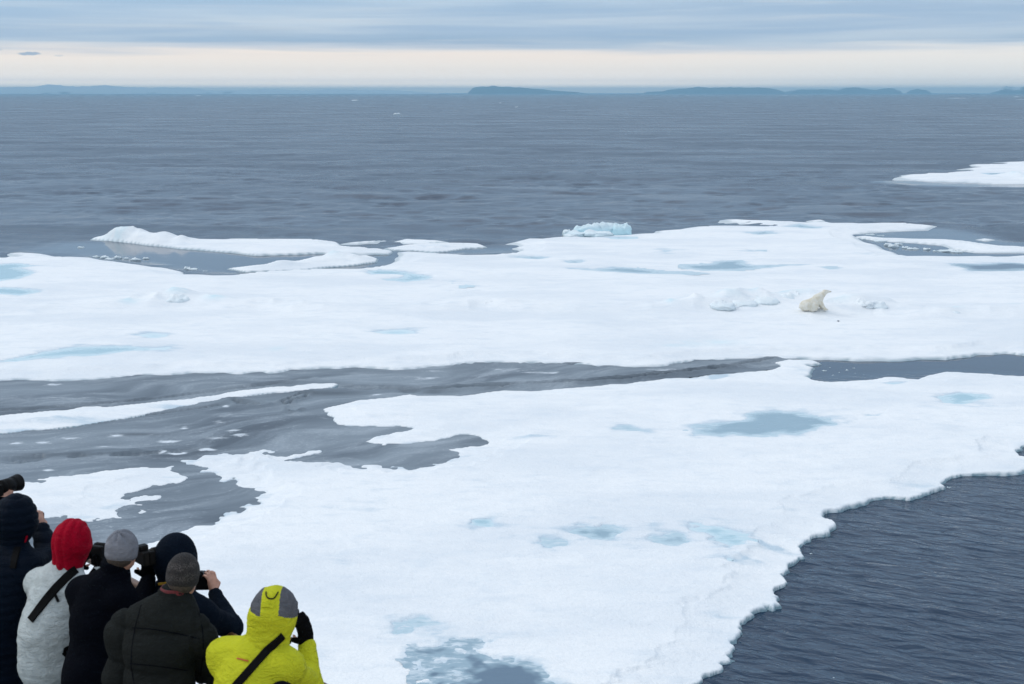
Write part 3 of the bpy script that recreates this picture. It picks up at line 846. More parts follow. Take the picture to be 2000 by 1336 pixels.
# ------------------------------------------------------------------ young grey ice in the lead
def grey_sheet():
    outline = GREY_OUT
    P = np.array(outline, float)
    px = spaced(-900, -80, 1580, 1600, 2.0, 1.1)
    py = np.concatenate([np.arange(685, 1120, 2.0), np.geomspace(1122, 1270, 20)])
    gx, gy = np.meshgrid(px, py)
    x, y = ground(gx, gy, 0.03)
    shp = x.shape; x, y = x.ravel(), y.ravel()
    sd = sdist(x, y, W2(outline)) + 0.5 * fbm(x, y, 3.0, 4, 0.6, 20.0)
    z = 0.035 + 0.012 * fbm(x, y, 2.0, 4, 0.6, 21.0)
    dark = np.zeros_like(x); snowy = np.zeros_like(x)
    # rafted seam and cracks: one side rides up a little, open water in the slit
    for pts, wd, lip, wob in (([(840, 764), (930, 758), (1050, 752), (1150, 747), (1270, 736), (1390, 722), (1450, 714), (1510, 704)], 0.22, 0.12, 0.3),
                              ([(-900, 855), (0, 804), (120, 797), (300, 782), (450, 762), (600, 742)], 0.22, 0.05, 0.25),
                              ([(-900, 900), (0, 847), (130, 835), (250, 817), (380, 799), (440, 789)], 0.14, 0.0, 0.2),
                              ([(600, 752), (660, 757), (740, 758), (840, 765)], 0.5, 0.03, 0.8),
                              ([(600, 770), (560, 785), (555, 800), (575, 808), (590, 800)], 0.12, 0.06, 0.5),
                              ([(455, 782), (480, 790), (505, 792)], 0.25, 0.06, 0.4),
                              ([(0, 905), (150, 893), (300, 888), (360, 884)], 0.35, 0.03, 0.8),
                              ([(0, 735), (200, 736), (350, 727), (500, 727), (640, 716), (700, 717), (860, 716), (960, 706), (1100, 711), (1250, 716), (1380, 704)], 0.16, 0.03, 0.35)):
        d, t = linedist(x, y, W2(pts))
        d = np.abs(d + wob * fbm(x, y, 1.2, 4, 0.6, 22.0))
        open_ = (1 - sstep(d, wd * 0.35, wd)) * sstep(np.minimum(t, 1 - t), 0.0, 0.06)
        z = z + lip * np.exp(-((d - wd * 1.6) / (wd * 0.9)) ** 2)
        z = z - 0.09 * open_
        dark = np.maximum(dark, 0.85 * np.exp(-(d / (wd * 1.5)) ** 2) * np.clip(0.4 + 0.7 * fbm(x, y, 4.0, 2, 0.5, 23.0), 0, 1))
    for px0, py0, rx, ry, f in ((225, 852, 24, 4, 0.9), (330, 864, 26, 4, 0.9), (200, 874, 38, 3, 0.8), (85, 867, 22, 4, 0.9), (130, 858, 50, 4, 0.6),
                                (360, 838, 12, 4, 0.9), (430, 826, 18, 4, 0.8), (455, 843, 18, 4, 0.8), (470, 852, 22, 5, 0.8), (440, 795, 10, 3, 0.9),
                                (420, 857, 40, 3, 0.6), (30, 868, 20, 6, 0.7), (100, 753, 25, 3, 0.8), (380, 743, 40, 3, 0.6), (300, 745, 40, 4, 0.4),
                                (450, 812, 40, 6, 0.45), (420, 815, 40, 5, 0.5), (280, 852, 60, 4, 0.45), (125, 780, 120, 3, 0.5),
                                (1000, 724, 60, 6, 0.55), (1060, 729, 60, 5, 0.6), (830, 740, 50, 5, 0.6), (850, 726, 60, 4, 0.45), (735, 772, 16, 3, 0.8),
                                (1300, 724, 60, 4, 0.6), (700, 745, 60, 6, 0.35), (640, 815, 30, 14, 0.3), (550, 835, 60, 8, 0.4), (560, 825, 40, 18, 0.3), (400, 960, 90, 10, 0.35),
                                (330, 1000, 120, 14, 0.3), (95, 920, 18, 3, 1.1), (345, 888, 22, 4, 1.1), (405, 880, 22, 4, 1.1), (320, 884, 14, 3, 1.0), (620, 888, 16, 3, 0.8), (690, 845, 80, 8, 0.3),
                                (640, 700, 80, 3, 0.4), (620, 715, 60, 3, 0.35)):
        snowy = np.maximum(snowy, f * wpatch(x, y, (px0, py0, rx, ry)))
    z = z + 0.006 * sstep(snowy, 0.5, 0.9)
    for d0 in ((270, 850, 60, 4, 0.7), (640, 770, 70, 5, 0.7), (120, 890, 160, 6, 0.5), (540, 752, 40, 3, 0.4)):
        dark = np.maximum(dark, d0[4] * wpatch(x, y, d0[:4]))
    keep = sd > -0.1
    F = grid_faces(*shp); F = F[keep[F].all(1)]
    us = np.unique(F); rm = np.full(len(x), -1); rm[us] = np.arange(len(us))
    o = new_mesh('grey_ice_sheet', np.stack([x, y, z], 1)[us], rm[F][:, ::-1], GREY, attrs={'dark': dark[us], 'snowy': snowy[us]})
    tag(o, 'dark swirling sheet of young grey ice between the foreground floe and the bear floe', 'grey ice')


grey_sheet()


# ------------------------------------------------------------------ loose ice: fragments, bergy bits
def lump(name, px, py, wpx, hm, label, group, seed, blue=0.25, flat=0.6, cat='ice chunk', parent=None, zb=0.0, npt=18, dm=None, jag=0.9, rimf=0.4):
    """an uneven block of ice afloat at the pixel; wpx wide in the photograph, hm metres above the water"""
    r = np.random.default_rng(seed)
    x0, y0 = ground(px, py, zb)
    w = wpx / FPX * math.hypot(x0, y0)
    d = dm or w * r.uniform(0.5, 0.9)
    nu, nv = npt, max(6, npt // 2)
    u = np.linspace(0, 2 * math.pi, nu, endpoint=False); v = np.linspace(0.02, 1, nv)
    V = []
    for b in v:
        for a in u:
            rad = math.sin(b * math.pi / 2) ** flat
            V.append((math.cos(a) * rad, math.sin(a) * rad, math.cos(b * math.pi / 2) ** 0.7))
    V = np.array(V)
    nz = fbm(V[:, 0] * 1.0 + seed, V[:, 1] + V[:, 2] * 0.6, 0.7, 4, 0.6)
    nz2 = fbm(V[:, 0] + 3 * seed, V[:, 1], 0.5, 3, 0.6)
    V[:, :2] *= (1 + 0.35 * nz)[:, None]
    V[:, 2] *= 1 + jag * nz2
    V = V * (w / 2, d / 2, hm) + (0, 0, -0.08)
    V = np.concatenate([V, [(0, 0, hm * (1 + 0.5 * nz2[:nu].mean()) - 0.08)], V[-nu:] * (0.9, 0.9, 0) + (0, 0, -0.2)])
    F = [[i * nu + j, (i + 1) * nu + j, (i + 1) * nu + (j + 1) % nu, i * nu + (j + 1) % nu] for i in range(nv - 1) for j in range(nu)]
    top = nv * nu
    F += [[top, j, (j + 1) % nu] for j in range(nu)]
    F += [[(nv - 1) * nu + j, top + 1 + j, top + 1 + (j + 1) % nu, (nv - 1) * nu + (j + 1) % nu] for j in range(nu)]
    F += [[top + 1 + j for j in range(nu)][::-1]]
    V = V + (x0, y0, zb)
    zz = V[:, 2] - zb
    o = new_mesh(name, V, F, ICE, parent=parent, attrs={'wet': np.full(len(V), 0.05), 'rim': (1 - sstep(zz, 0.0, 0.06)) * rimf,
                                                           'blue': blue * (1 - 0.55 * sstep(zz, hm * 0.3, hm * 1.1))})
    if parent is None:
        tag(o, label, cat, group)
    return o


# broken slabs thrown up along the pressure ridge, frozen into the floe
def on_floe(px, py, G):
    """height of a floe's surface under the pixel"""
    gx, gy, gz, _ = G
    x0, y0 = ground(px, py, 0.5)
    m = (np.abs(gx - x0) < 0.6) & (np.abs(gy - y0) < 1.0)
    return float(np.median(gz[m])) if m.any() else 0.35


for i, (px, py, w, hm, bl) in enumerate(((346, 583, 34, .42, .5), (330, 588, 26, .3, .4), (362, 586, 20, .3, .7), (300, 593, 36, .22, .25), (395, 590, 36, .2, .3), (428, 592, 30, .16, .3), (262, 594, 24, .16, .4), (235, 596, 22, .12, .3),
                                         (1412, 593, 40, .22, .5), (1450, 589, 44, .26, .5), (1490, 585, 44, .3, .55), (1530, 580, 44, .34, .6), (1556, 578, 30, .3, .5), (1432, 594, 26, .16, .3),
                                         (1640, 588, 40, .3, .15), (1662, 584, 34, .34, .15), (1690, 590, 30, .26, .2), (1714, 593, 28, .24, .4), (1622, 598, 26, .16, .3), (1742, 600, 24, .14, .2), (1312, 599, 14, .2, .5),
                                         (1850, 608, 34, .16, .5), (1905, 606, 30, .12, .2), (1970, 603, 40, .18, .4), (958, 592, 36, .2, .1), (540, 592, 40, .16, .15), (985, 596, 26, .14, .1), (1340, 600, 16, .12, .3))):
    lump('ridge_block', px, py + 3, w * 1.25, hm * 0.42 + 0.15, None, None, 700 + i, blue=bl * 0.4, flat=1.0, parent=mid_floe, zb=on_floe(px, py, GM) - 0.23, npt=24, dm=2.0, jag=1.1, rimf=0.0)


# stranded blue block on the far edge of the bear floe, several lobes frozen into one
root = empty('ice_hummock', (*ground(1165, 458), 0.0))
tag(root, 'pale blue weathered ice block standing on the far edge of the bear floe', 'ice block')
for i, (px, py, wpx, hm, bl) in enumerate(((1150, 457, 64, 0.95, 0.8), (1180, 456, 56, 0.95, 0.75), (1212, 457, 42, 1.05, 0.95), (1134, 459, 60, 0.45, 0.45), (1168, 460, 56, 0.5, 0.4), (1108, 458, 20, 0.5, 0.4), (1118, 460, 34, 0.25, 0.2))):
    lump('lobe', px, py, wpx, hm * 0.92, None, None, 40 + i, blue=bl, flat=0.4, parent=root, zb=0.15, npt=36, dm=2.0, jag=0.55)

ORD = 'first second third fourth fifth sixth seventh eighth ninth tenth eleventh twelfth thirteenth'.split()


def nth(spots):
    """place of each spot counted from the left"""
    order = sorted(range(len(spots)), key=lambda i: spots[i][0])
    return [ORD[order.index(i)] + ' from the left' for i in range(len(spots))]


for grp, lab, spots in (
    ('slush along the near edge of the lagoon', 'broken ice piece in slush on the near lagoon edge',
     [(265, 508, 20, .3), (285, 505, 14, .2), (205, 503, 16, .25), (230, 504, 14, .3), (215, 506, 20, .2), (188, 501, 16, .15), (375, 526, 26, .2), (400, 529, 14, .1), (365, 524, 14, .25), (345, 527, 12, .1), (247, 505, 10, .2)]),
    ('ice bits in the slushy inlet', 'broken ice piece in the slushy inlet behind the spit',
     [(1745, 482, 22, .35), (1768, 484, 14, .25), (1720, 471, 26, .2), (1735, 479, 18, .3), (1782, 486, 24, .2), (1810, 487, 16, .25), (1850, 490, 36, .2), (1868, 492, 26, .2), (1828, 490, 14, .15), (1700, 458, 22, .15), (1720, 460, 16, .12), (1755, 477, 16, .2), (1690, 467, 14, .15)]),
    ('bits in the lead by the bear floe', 'wet slush bit in the lead below the polar bear',
     [(1610, 723, 12, .08), (1635, 726, 16, .06), (1655, 722, 12, .08), (1672, 728, 14, .06), (1690, 731, 12, .06), (1628, 732, 16, .06), (1645, 716, 10, .06), (1700, 733, 12, .06), (1622, 717, 12, .06), (1668, 718, 8, .08)]),
    ('bits along the right edge of the foreground floe', 'little ice lump off the right edge of the foreground floe',
     [(1745, 965, 26, .16), (1765, 963, 28, .14), (1722, 966, 16, .12), (1853, 951, 9, .1), (1640, 995, 10, .08), (1655, 992, 9, .06), (1491, 1188, 14, .12), (1585, 1079, 7, .06)])):
    for i, (px, py, w, hm) in enumerate(spots):
        lump('ice_fragment', px, py, w, hm * 0.65, lab + ', ' + nth(spots)[i], grp, 100 + i + len(lab), npt=18, flat=0.35)
lump('ice_fragment', 1627, 1322, 14, 0.05, 'single white scrap of ice drifting in dark water at the bottom right', None, 300, npt=12)
lump('ice_fragment', 158, 483, 14, 0.12, 'lone white speck of ice on calm water left of the lagoon', None, 301, npt=12)
for i, (px, py, w, hm, lab) in enumerate(((775, 224, 14, 1.0, 'small white bergy bit with two peaks left of centre below the horizon'),
                                          (693, 197, 12, 1.2, 'white bergy bit left of centre just under the horizon'),
                                          (387, 187, 10, 1.6, 'white bergy bit close under the left hand coast'),
                                          (1009, 209.5, 6, 0.6, 'tiny white bergy bit below the flat topped island'),
                                          (977, 201.5, 5, 0.6, 'tiny grey white bergy bit just left below the flat topped island'),
                                          (1342, 187, 7, 0.8, 'small white bit of ice below the long dark island'),
                                          (802, 183.7, 14, 2.2, 'low white berg at the right end of the left hand coast'))):
    lump('bergy_bit', px, py, w, hm, lab, None, 400 + i, npt=16, cat='iceberg')
COAST = [(530, 183.2, 150, 1.4), (495, 183.6, 60, 2.6), (350, 183.4, 50, 1.5), (545, 187.3, 34, 0.8), (185, 183.2, 16, .9), (130, 183.5, 24, .9), (238, 183.8, 20, .9), (62, 184.0, 34, .8), (378, 183.6, 16, 1.4), (215, 185.5, 18, .7)]
for i, (px, py, w, hm) in enumerate(COAST):
    lump('distant_floe', px, py, w, hm, 'white streak of drift ice below the left hand coast, ' + nth(COAST)[i], 'drift ice along the coast', 500 + i, npt=16, dm=20.0)
FAR = [(1868, 192, 36, 0.6), (1985, 189.5, 12, 1.0), (1993, 194.5, 18, 0.5), (1533, 186.5, 10, 0.9), (1553, 187, 6, 0.9)]
for i, (px, py, w, hm) in enumerate(FAR):
    lump('distant_floe', px, py, w, hm, 'streak of drift ice near the right hand horizon, ' + nth(FAR)[i], 'drift ice at the right', 520 + i, npt=16, dm=12.0)


# ------------------------------------------------------------------ soft bodies: blended solids turned into one skin
def unit(v):
    v = np.asarray(v, float)
    return v / np.linalg.norm(v)


UP = np.array((0.0, 0.0, 1.0))


class Solid:
    """tapered limbs and ellipsoids melted together, cut by planes, meshed as one closed surface"""
    def __init__(self):
        self.p, self.cuts = [], []

    def cone(self, a, b, ra, rb, k=0.05):
        self.p.append(('c', np.asarray(a, float), np.asarray(b, float), ra, rb, k)); return self

    def ell(self, c, r, axes=None, k=0.05):
        self.p.append(('e', np.asarray(c, float), np.asarray(r, float), np.eye(3) if axes is None else np.asarray(axes, float), None, k)); return self

    def chain(self, pts, rad, k=0.05):
        for i in range(len(pts) - 1):
            self.cone(pts[i], pts[i + 1], rad[i], rad[i + 1], k)
        return self

    def cut(self, point, normal):
        """drop what lies on the side the normal points to"""
        n = unit(normal); self.cuts.append((n, float(np.dot(n, point)))); return self

    def mesh(self, res, puff=None):
        lo, hi = np.full(3, 1e9), np.full(3, -1e9)
        for q in self.p:
            if q[0] == 'c':
                r = max(q[3], q[4])
                lo = np.minimum(lo, np.minimum(q[1], q[2]) - r); hi = np.maximum(hi, np.maximum(q[1], q[2]) + r)
            else:
                r = q[2].max(); lo = np.minimum(lo, q[1] - r); hi = np.maximum(hi, q[1] + r)
        lo -= 4 * res; hi += 4 * res
        n = np.ceil((hi - lo) / res).astype(int) + 1
        ax = [lo[i] + res * np.arange(n[i]) for i in range(3)]
        D = np.full(n, 0.5, np.float32)
        for q in self.p:
            k = q[5]
            if q[0] == 'c':
                r = max(q[3], q[4]) + k + 5 * res
                a, b = np.minimum(q[1], q[2]) - r, np.maximum(q[1], q[2]) + r
            else:
                r = q[2].max() + k + 5 * res
                a, b = q[1] - r, q[1] + r
            i0 = np.clip(((a - lo) / res).astype(int), 0, n); i1 = np.clip(((b - lo) / res).astype(int) + 2, 0, n)
            X = [ax[i][i0[i]:i1[i]].astype(np.float32) for i in range(3)]
            gx, gy, gz = X[0][:, None, None], X[1][None, :, None], X[2][None, None, :]
            if q[0] == 'c':
                A, B = q[1], q[2]; d = B - A; L2 = max(float(d @ d), 1e-9)
                px, py, pz = gx - A[0], gy - A[1], gz - A[2]
                t = np.clip((px * d[0] + py * d[1] + pz * d[2]) / L2, 0, 1)
                s = np.sqrt((px - t * d[0]) ** 2 + (py - t * d[1]) ** 2 + (pz - t * d[2]) ** 2) - (q[3] + (q[4] - q[3]) * t)
            else:
                c, rr, M = q[1], q[2], q[3]
                px, py, pz = gx - c[0], gy - c[1], gz - c[2]
                u = [(px * M[j, 0] + py * M[j, 1] + pz * M[j, 2]) for j in range(3)]
                k0 = np.sqrt(sum((u[j] / rr[j]) ** 2 for j in range(3))); k1 = np.sqrt(sum((u[j] / rr[j] ** 2) ** 2 for j in range(3))) + 1e-9
                s = k0 * (k0 - 1) / k1
            sl = tuple(slice(i0[i], i1[i]) for i in range(3))
            o = D[sl]
            h = np.maximum(k - np.abs(o - s), 0) / k
            D[sl] = np.minimum(o, s) - h * h * k * 0.25
        g = np.meshgrid(*ax, indexing='ij') if self.cuts else None
        for nn, d0 in self.cuts:
            c = g[0] * nn[0] + g[1] * nn[1] + g[2] * nn[2] - d0
            D = np.maximum(D, c)
        # surface nets
        S = D < 0
        c = [slice(0, -1), slice(1, None)]
        corner = [(i, j, k) for i in (0, 1) for j in (0, 1) for k in (0, 1)]
        cnt = sum(S[c[i], c[j], c[k]].astype(np.int8) for i, j, k in corner)
        act = (cnt > 0) & (cnt < 8)
        idx = np.argwhere(act)
        acc = np.zeros((len(idx), 3)); num = np.zeros(len(idx))
        val = {cn: D[idx[:, 0] + cn[0], idx[:, 1] + cn[1], idx[:, 2] + cn[2]] for cn in corner}
        for a in corner:
            for axis in range(3):
                if a[axis]:
                    continue
                b = tuple(1 if m == axis else a[m] for m in range(3))
                va, vb = val[a], val[b]
                m = (va < 0) != (vb < 0)
                t = np.where(m, va / np.where(m, va - vb, 1), 0)
                pt = np.tile(np.array(a, float), (len(idx), 1)); pt[:, axis] += t
                acc[m] += pt[m]; num[m] += 1
        V = lo + (idx + acc / num[:, None]) * res
        ids = np.full(act.shape, -1); ids[act] = np.arange(len(idx))
        Fs = []
        for axis in range(3):
            s0 = [slice(None)] * 3; s1 = [slice(None)] * 3
            s0[axis] = slice(0, -1); s1[axis] = slice(1, None)
            A, B = S[tuple(s0)], S[tuple(s1)]
            e = np.argwhere(A != B)
            u, v = (axis + 1) % 3, (axis + 2) % 3
            e = e[(e[:, u] > 0) & (e[:, v] > 0)]
            fl = A[e[:, 0], e[:, 1], e[:, 2]]
            def cell(du, dv):
                w = e.copy(); w[:, u] += du; w[:, v] += dv
                w = np.minimum(w, np.array(act.shape) - 1)
                return ids[w[:, 0], w[:, 1], w[:, 2]]
            q = np.stack([cell(-1, -1), cell(0, -1), cell(0, 0), cell(-1, 0)], 1)
            q[~fl] = q[~fl][:, ::-1]
            Fs.append(q)
        F = np.concatenate(Fs)
        F = F[(F >= 0).all(1)]
        G = [np.gradient(D, res, axis=i)[idx[:, 0], idx[:, 1], idx[:, 2]] for i in range(3)]
        N = np.stack(G, 1); N /= np.linalg.norm(N, axis=1)[:, None] + 1e-9
        if puff is not None:
            V = V + N * puff(V)[:, None]
        return V, F


def hill(v):
    return np.abs(np.sin(v)) ** 0.55


def n3(V, s, seed=0.0):
    """cheap 3-D looking noise"""
    return (fbm(V[:, 0] + seed, V[:, 2], s, 4, 0.55) + fbm(V[:, 1] + seed * 2, V[:, 2] + 3, s, 4, 0.55)) * 0.5


# ------------------------------------------------------------------ ship: lower deck, railing, side
DECK_Z = 8.4
RAIL_P = np.array((-1.63, 8.66)); RAIL_D = unit((-0.66, 0.75)); RAIL_N = np.array((RAIL_D[1], -RAIL_D[0]))   # outward is +N
STEEL = mat_plain('white_ship_paint', (0.62, 0.64, 0.64), 0.4, 0, 0.12, 3.0)
DECKM = mat_plain('green_grey_deck_paint', (0.10, 0.13, 0.13), 0.7, 0, 0.3, 4.0, 0.004, 80)
WOOD = mat_plain('varnished_teak', (0.16, 0.075, 0.03), 0.35, 0, 0.4, 12.0)


def box(name, c, ax, half, mat, parent=None, bevel=0.0, kind=None):
    """box with its own axes; bevel rounds the edges"""
    import bmesh
    bm = bmesh.new()
    bmesh.ops.create_cube(bm, size=2.0)
    bmesh.ops.scale(bm, vec=half, verts=bm.verts)
    if bevel:
        bmesh.ops.bevel(bm, geom=bm.edges[:], offset=bevel, segments=2, affect='EDGES', profile=0.6)
    M = np.array(ax)            # rows are the axes
    V = np.array([v.co for v in bm.verts]) @ M + np.asarray(c)
    F = [[v.index for v in f.verts] for f in bm.faces]
    bm.free()
    return new_mesh(name, V, F, mat, parent=parent, smooth=False)


def tube(name, pts, rad, mat, parent=None, sides=12, caps=True):
    """round bar along points; rad one value or one per point"""
    P = [np.asarray(p, float) for p in pts]
    rad = [rad] * len(P) if np.isscalar(rad) else rad
    V, F = [], []
    ref = None
    for i, p in enumerate(P):
        t = unit(P[min(i + 1, len(P) - 1)] - P[max(i - 1, 0)])
        if ref is None:
            ref = np.cross(t, UP if abs(t[2]) < 0.9 else np.array((1.0, 0, 0)))
        ref = unit(ref - t * (ref @ t)); b = np.cross(t, ref)
        for j in range(sides):
            a = 2 * math.pi * j / sides
            V.append(p + rad[i] * (math.cos(a) * ref + math.sin(a) * b))
    for i in range(len(P) - 1):
        for j in range(sides):
            k = (j + 1) % sides
            F.append([i * sides + j, i * sides + k, (i + 1) * sides + k, (i + 1) * sides + j])
    if caps:
        F.append(list(range(sides))[::-1]); F.append([(len(P) - 1) * sides + j for j in range(sides)])
    return new_mesh(name, V, F, mat, parent=parent)


def build_ship():
    t0, t1, back = -7.0, 8.5, 8.0
    e = lambda t, off, z: np.array((*(RAIL_P + RAIL_D * t + RAIL_N * off), z))
    V = [e(t0, .12, DECK_Z), e(t1, .12, DECK_Z), e(t1, -back, DECK_Z), e(t0, -back, DECK_Z)]
    V += [v - (0, 0, 0.12) for v in V]
    F = [[0, 1, 2, 3], [7, 6, 5, 4], [0, 4, 5, 1], [1, 5, 6, 2], [2, 6, 7, 3], [3, 7, 4, 0]]
    tag(new_mesh('ship_deck', V, F, DECKM, smooth=False), kind='structure')
    # ship's side below the deck, flared a little, closed round
    ring = lambda off0, off1, z: [e(t0, off0, z), e(t1, off0, z), e(t1, -off1, z), e(t0, -off1, z)]
    V = ring(0.1, back - 0.05, DECK_Z - 0.124) + ring(-0.35, back - 0.05, 3.0) + ring(-0.6, back - 0.05, -0.4)
    F = []
    for k in range(2):
        for j in range(4):
            F.append([k * 4 + j, k * 4 + (j + 1) % 4, k * 4 + 4 + (j + 1) % 4, k * 4 + 4 + j][::-1])
    F += [[0, 1, 2, 3], [11, 10, 9, 8]]
    tag(new_mesh('ship_hull', V, F, STEEL, smooth=False), 'white painted side of the ship beneath the crowded deck', 'ship')
    root = empty('ship_railing', e(0.0, 0, DECK_Z))
    tag(root, 'steel railing with a wooden top bar that the photographers lean over', 'railing')
    tube('top_bar', [e(t0, 0, DECK_Z + 1.06), e(t1, 0, DECK_Z + 1.06)], 0.032, WOOD, root, 10)
    for z in (0.28, 0.54, 0.8):
        tube('cross_bar', [e(t0, 0, DECK_Z + z), e(t1, 0, DECK_Z + z)], 0.014, STEEL, root, 8)
    for t in np.arange(t0 + 0.3, t1, 1.4):
        tube('post', [e(t, 0, DECK_Z), e(t, 0, DECK_Z + 1.04)], 0.022, STEEL, root, 8)


build_ship()

# ------------------------------------------------------------------ people
SKIN = mat_plain('skin', (0.46, 0.245, 0.175), 0.5, 0, 0.2, 40, 0.001, 200)
HAIR = mat_plain('hair', (0.06, 0.045, 0.035), 0.6, 0, 0.5, 90)
BLACKP = mat_plain('black_plastic', (0.004, 0.004, 0.0045), 0.5, 0, 0.3, 80, spec=0.12)
GLASS = mat_plain('lens_glass', (0.01, 0.012, 0.02), 0.05, 0, 0.1, 20)
RUBBER = mat_plain('black_rubber', (0.004, 0.004, 0.0045), 0.75, 0, 0.3, 120, spec=0.12)


def cloth(name, col, rough=0.85, wr=0.006, sc=16.0, var=0.2):
    """woven fabric with folds"""
    m, n, b = material(name)
    tc = n.node('ShaderNodeTexCoord')
    o = tc.outputs['Object']
    fold = n.noise(n.mapping(o, (1.0, 1.0, 2.2), (0.2, 0.3, 0)), sc * 0.6, 5, 0.6, 0.8)
    fine = n.noise(o, sc * 14, 3, 0.6)
    c2 = tuple(v * (1 - var) for v in col)
    n.link(n.mix(n.smooth(fold, 0.3, 0.7), c2, col), b.inputs['Base Color'])
    b.inputs['Roughness'].default_value = rough
    b.inputs['Specular IOR Level'].default_value = 0.04
    cr = n.noise(n.mapping(o, (1.0, 1.0, 1.8), (0.5, 0.2, 0.4)), sc * 0.9, 3, 0.55, 1.6)
    cr = n.math('POWER', n.math('ABSOLUTE', n.math('SUBTRACT', cr, 0.5)), 0.6)
    h = n.math('ADD', n.math('MULTIPLY', fold, wr * 3), n.math('ADD', n.math('MULTIPLY', fine, wr * 0.12), n.math('MULTIPLY', cr, wr * 2.2)))
    bump(n, b, h, 0.8, 1.0)
    return m


M_NAVY = cloth('navy_cloth', (0.0028, 0.0065, 0.014), 0.75)
M_INK = cloth('blue_black_fleece', (0.0018, 0.0026, 0.0055), 0.9)
M_PUFF = cloth('blue_black_down_shell', (0.0025, 0.0062, 0.014), 0.55)
M_YEL = cloth('yellow_shell_fabric', (0.50, 0.52, 0.024), 0.6, 0.008, 9.0, 0.10)
M_GRYP = cloth('grey_hood_panel', (0.11, 0.115, 0.13), 0.7)
M_OLIVE = cloth('dark_grey_down_shell', (0.0135, 0.0155, 0.015), 0.75)
M_WHITE = cloth('pale_grey_shell', (0.50, 0.55, 0.55), 0.7)
M_RED = cloth('red_down_shell', (0.34, 0.002, 0.018), 0.6)
M_BEAN = cloth('grey_fleece', (0.20, 0.21, 0.24), 0.95, 0.004, 20)
M_TROU = cloth('black_trousers', (0.0016, 0.0016, 0.002), 0.95)
M_DARK = cloth('charcoal_collar', (0.04, 0.04, 0.05), 0.9)
M_GLOVE = cloth('black_glove', (0.003, 0.003, 0.0035), 0.85)
M_STRAP = mat_plain('black_webbing', (0.002, 0.002, 0.0024), 0.85, 0, 0.3, 200, spec=0.12)
M_STRAPY = mat_plain('yellow_webbing', (0.45, 0.25, 0.01), 0.7, 0, 0.2, 200)
M_LOGO = mat_plain('orange_red_print', (0.5, 0.09, 0.02), 0.7, 0, 0.1, 50)
M_REDT = mat_plain('dark_red_collar', (0.12, 0.008, 0.012), 0.8, 0, 0.3, 60)


def mat_knit():
    """dark patterned knit: heathered, with pale stitched rows"""
    m, n, b = material('patterned_knit')
    tc = n.node('ShaderNodeTexCoord')
    sp = n.node('ShaderNodeSeparateXYZ'); n.link(tc.outputs['Object'], sp.inputs[0])
    z = sp.outputs[2]
    heather = n.noise(tc.outputs['Object'], 130, 3, 0.7)
    col = n.mix(n.smooth(heather, 0.35, 0.65), (0.005, 0.0045, 0.005), (0.028, 0.025, 0.025))
    for z0, wd, c in ((-0.050, 0.010, (0.22, 0.225, 0.20)), (0.03, 0.03, (0.06, 0.054, 0.052)), (0.09, 0.02, (0.07, 0.062, 0.06))):
        d = n.math('ABSOLUTE', n.math('SUBTRACT', n.math('ADD', z, n.math('MULTIPLY', n.math('SUBTRACT', n.noise(tc.outputs['Object'], 22, 2), 0.5), 0.06)), z0))
        f = n.math('MULTIPLY', n.math('SUBTRACT', 1.0, n.smooth(d, wd * 0.3, wd)), n.smooth(n.noise(tc.outputs['Object'], 150, 2), 0.46, 0.6))
        col = n.mix(f, col, c)
    n.link(col, b.inputs['Base Color'])
    b.inputs['Roughness'].default_value = 0.95
    bump(n, b, n.noise(tc.outputs['Object'], 160, 3, 0.7), 0.8, 0.006)
    return m


M_KNIT = mat_knit()


def add_hand(S, w, fd, pn, side, k=0.006):
    """palm, four unequal bent fingers and a thumb that leaves the side of the palm"""
    fd, pn = unit(fd), np.asarray(pn, float)
    pn = unit(pn - fd * (pn @ fd)); lat = np.cross(fd, pn) * side
    S.cone(w - fd * 0.03, w + fd * 0.02, 0.027, 0.028, 0.02)
    S.ell(w + fd * 0.05, (0.040, 0.052, 0.017), (lat, fd, pn), 0.015)
    for i, (L, off) in enumerate(((0.040, 0.028), (0.046, 0.0095), (0.043, -0.0095), (0.034, -0.028))):
        b = w + fd * (0.088 - 0.004 * abs(i - 1.2)) + lat * off
        d1 = unit(fd * 0.9 + pn * (0.28 + 0.08 * i) + lat * off * 4); m = b + d1 * L
        d2 = unit(fd * 0.35 + pn * 0.95); e = m + d2 * L * 0.72
        d3 = unit(pn * 0.9 - fd * 0.3)
        S.cone(b - fd * 0.02, b, 0.0105, 0.010, k); S.cone(b, m, 0.010, 0.009, k); S.cone(m, e, 0.009, 0.008, k); S.cone(e, e + d3 * 0.014, 0.008, 0.0075, k)
    t0 = w + fd * 0.022 + lat * 0.030; t1 = t0 + unit(lat * 0.8 + fd * 0.55 + pn * 0.3) * 0.04; t2 = t1 + unit(fd * 0.7 + pn * 0.7) * 0.032
    S.cone(t0, t1, 0.013, 0.0105, k); S.cone(t1, t2, 0.0105, 0.009, k)


CASTV = {}


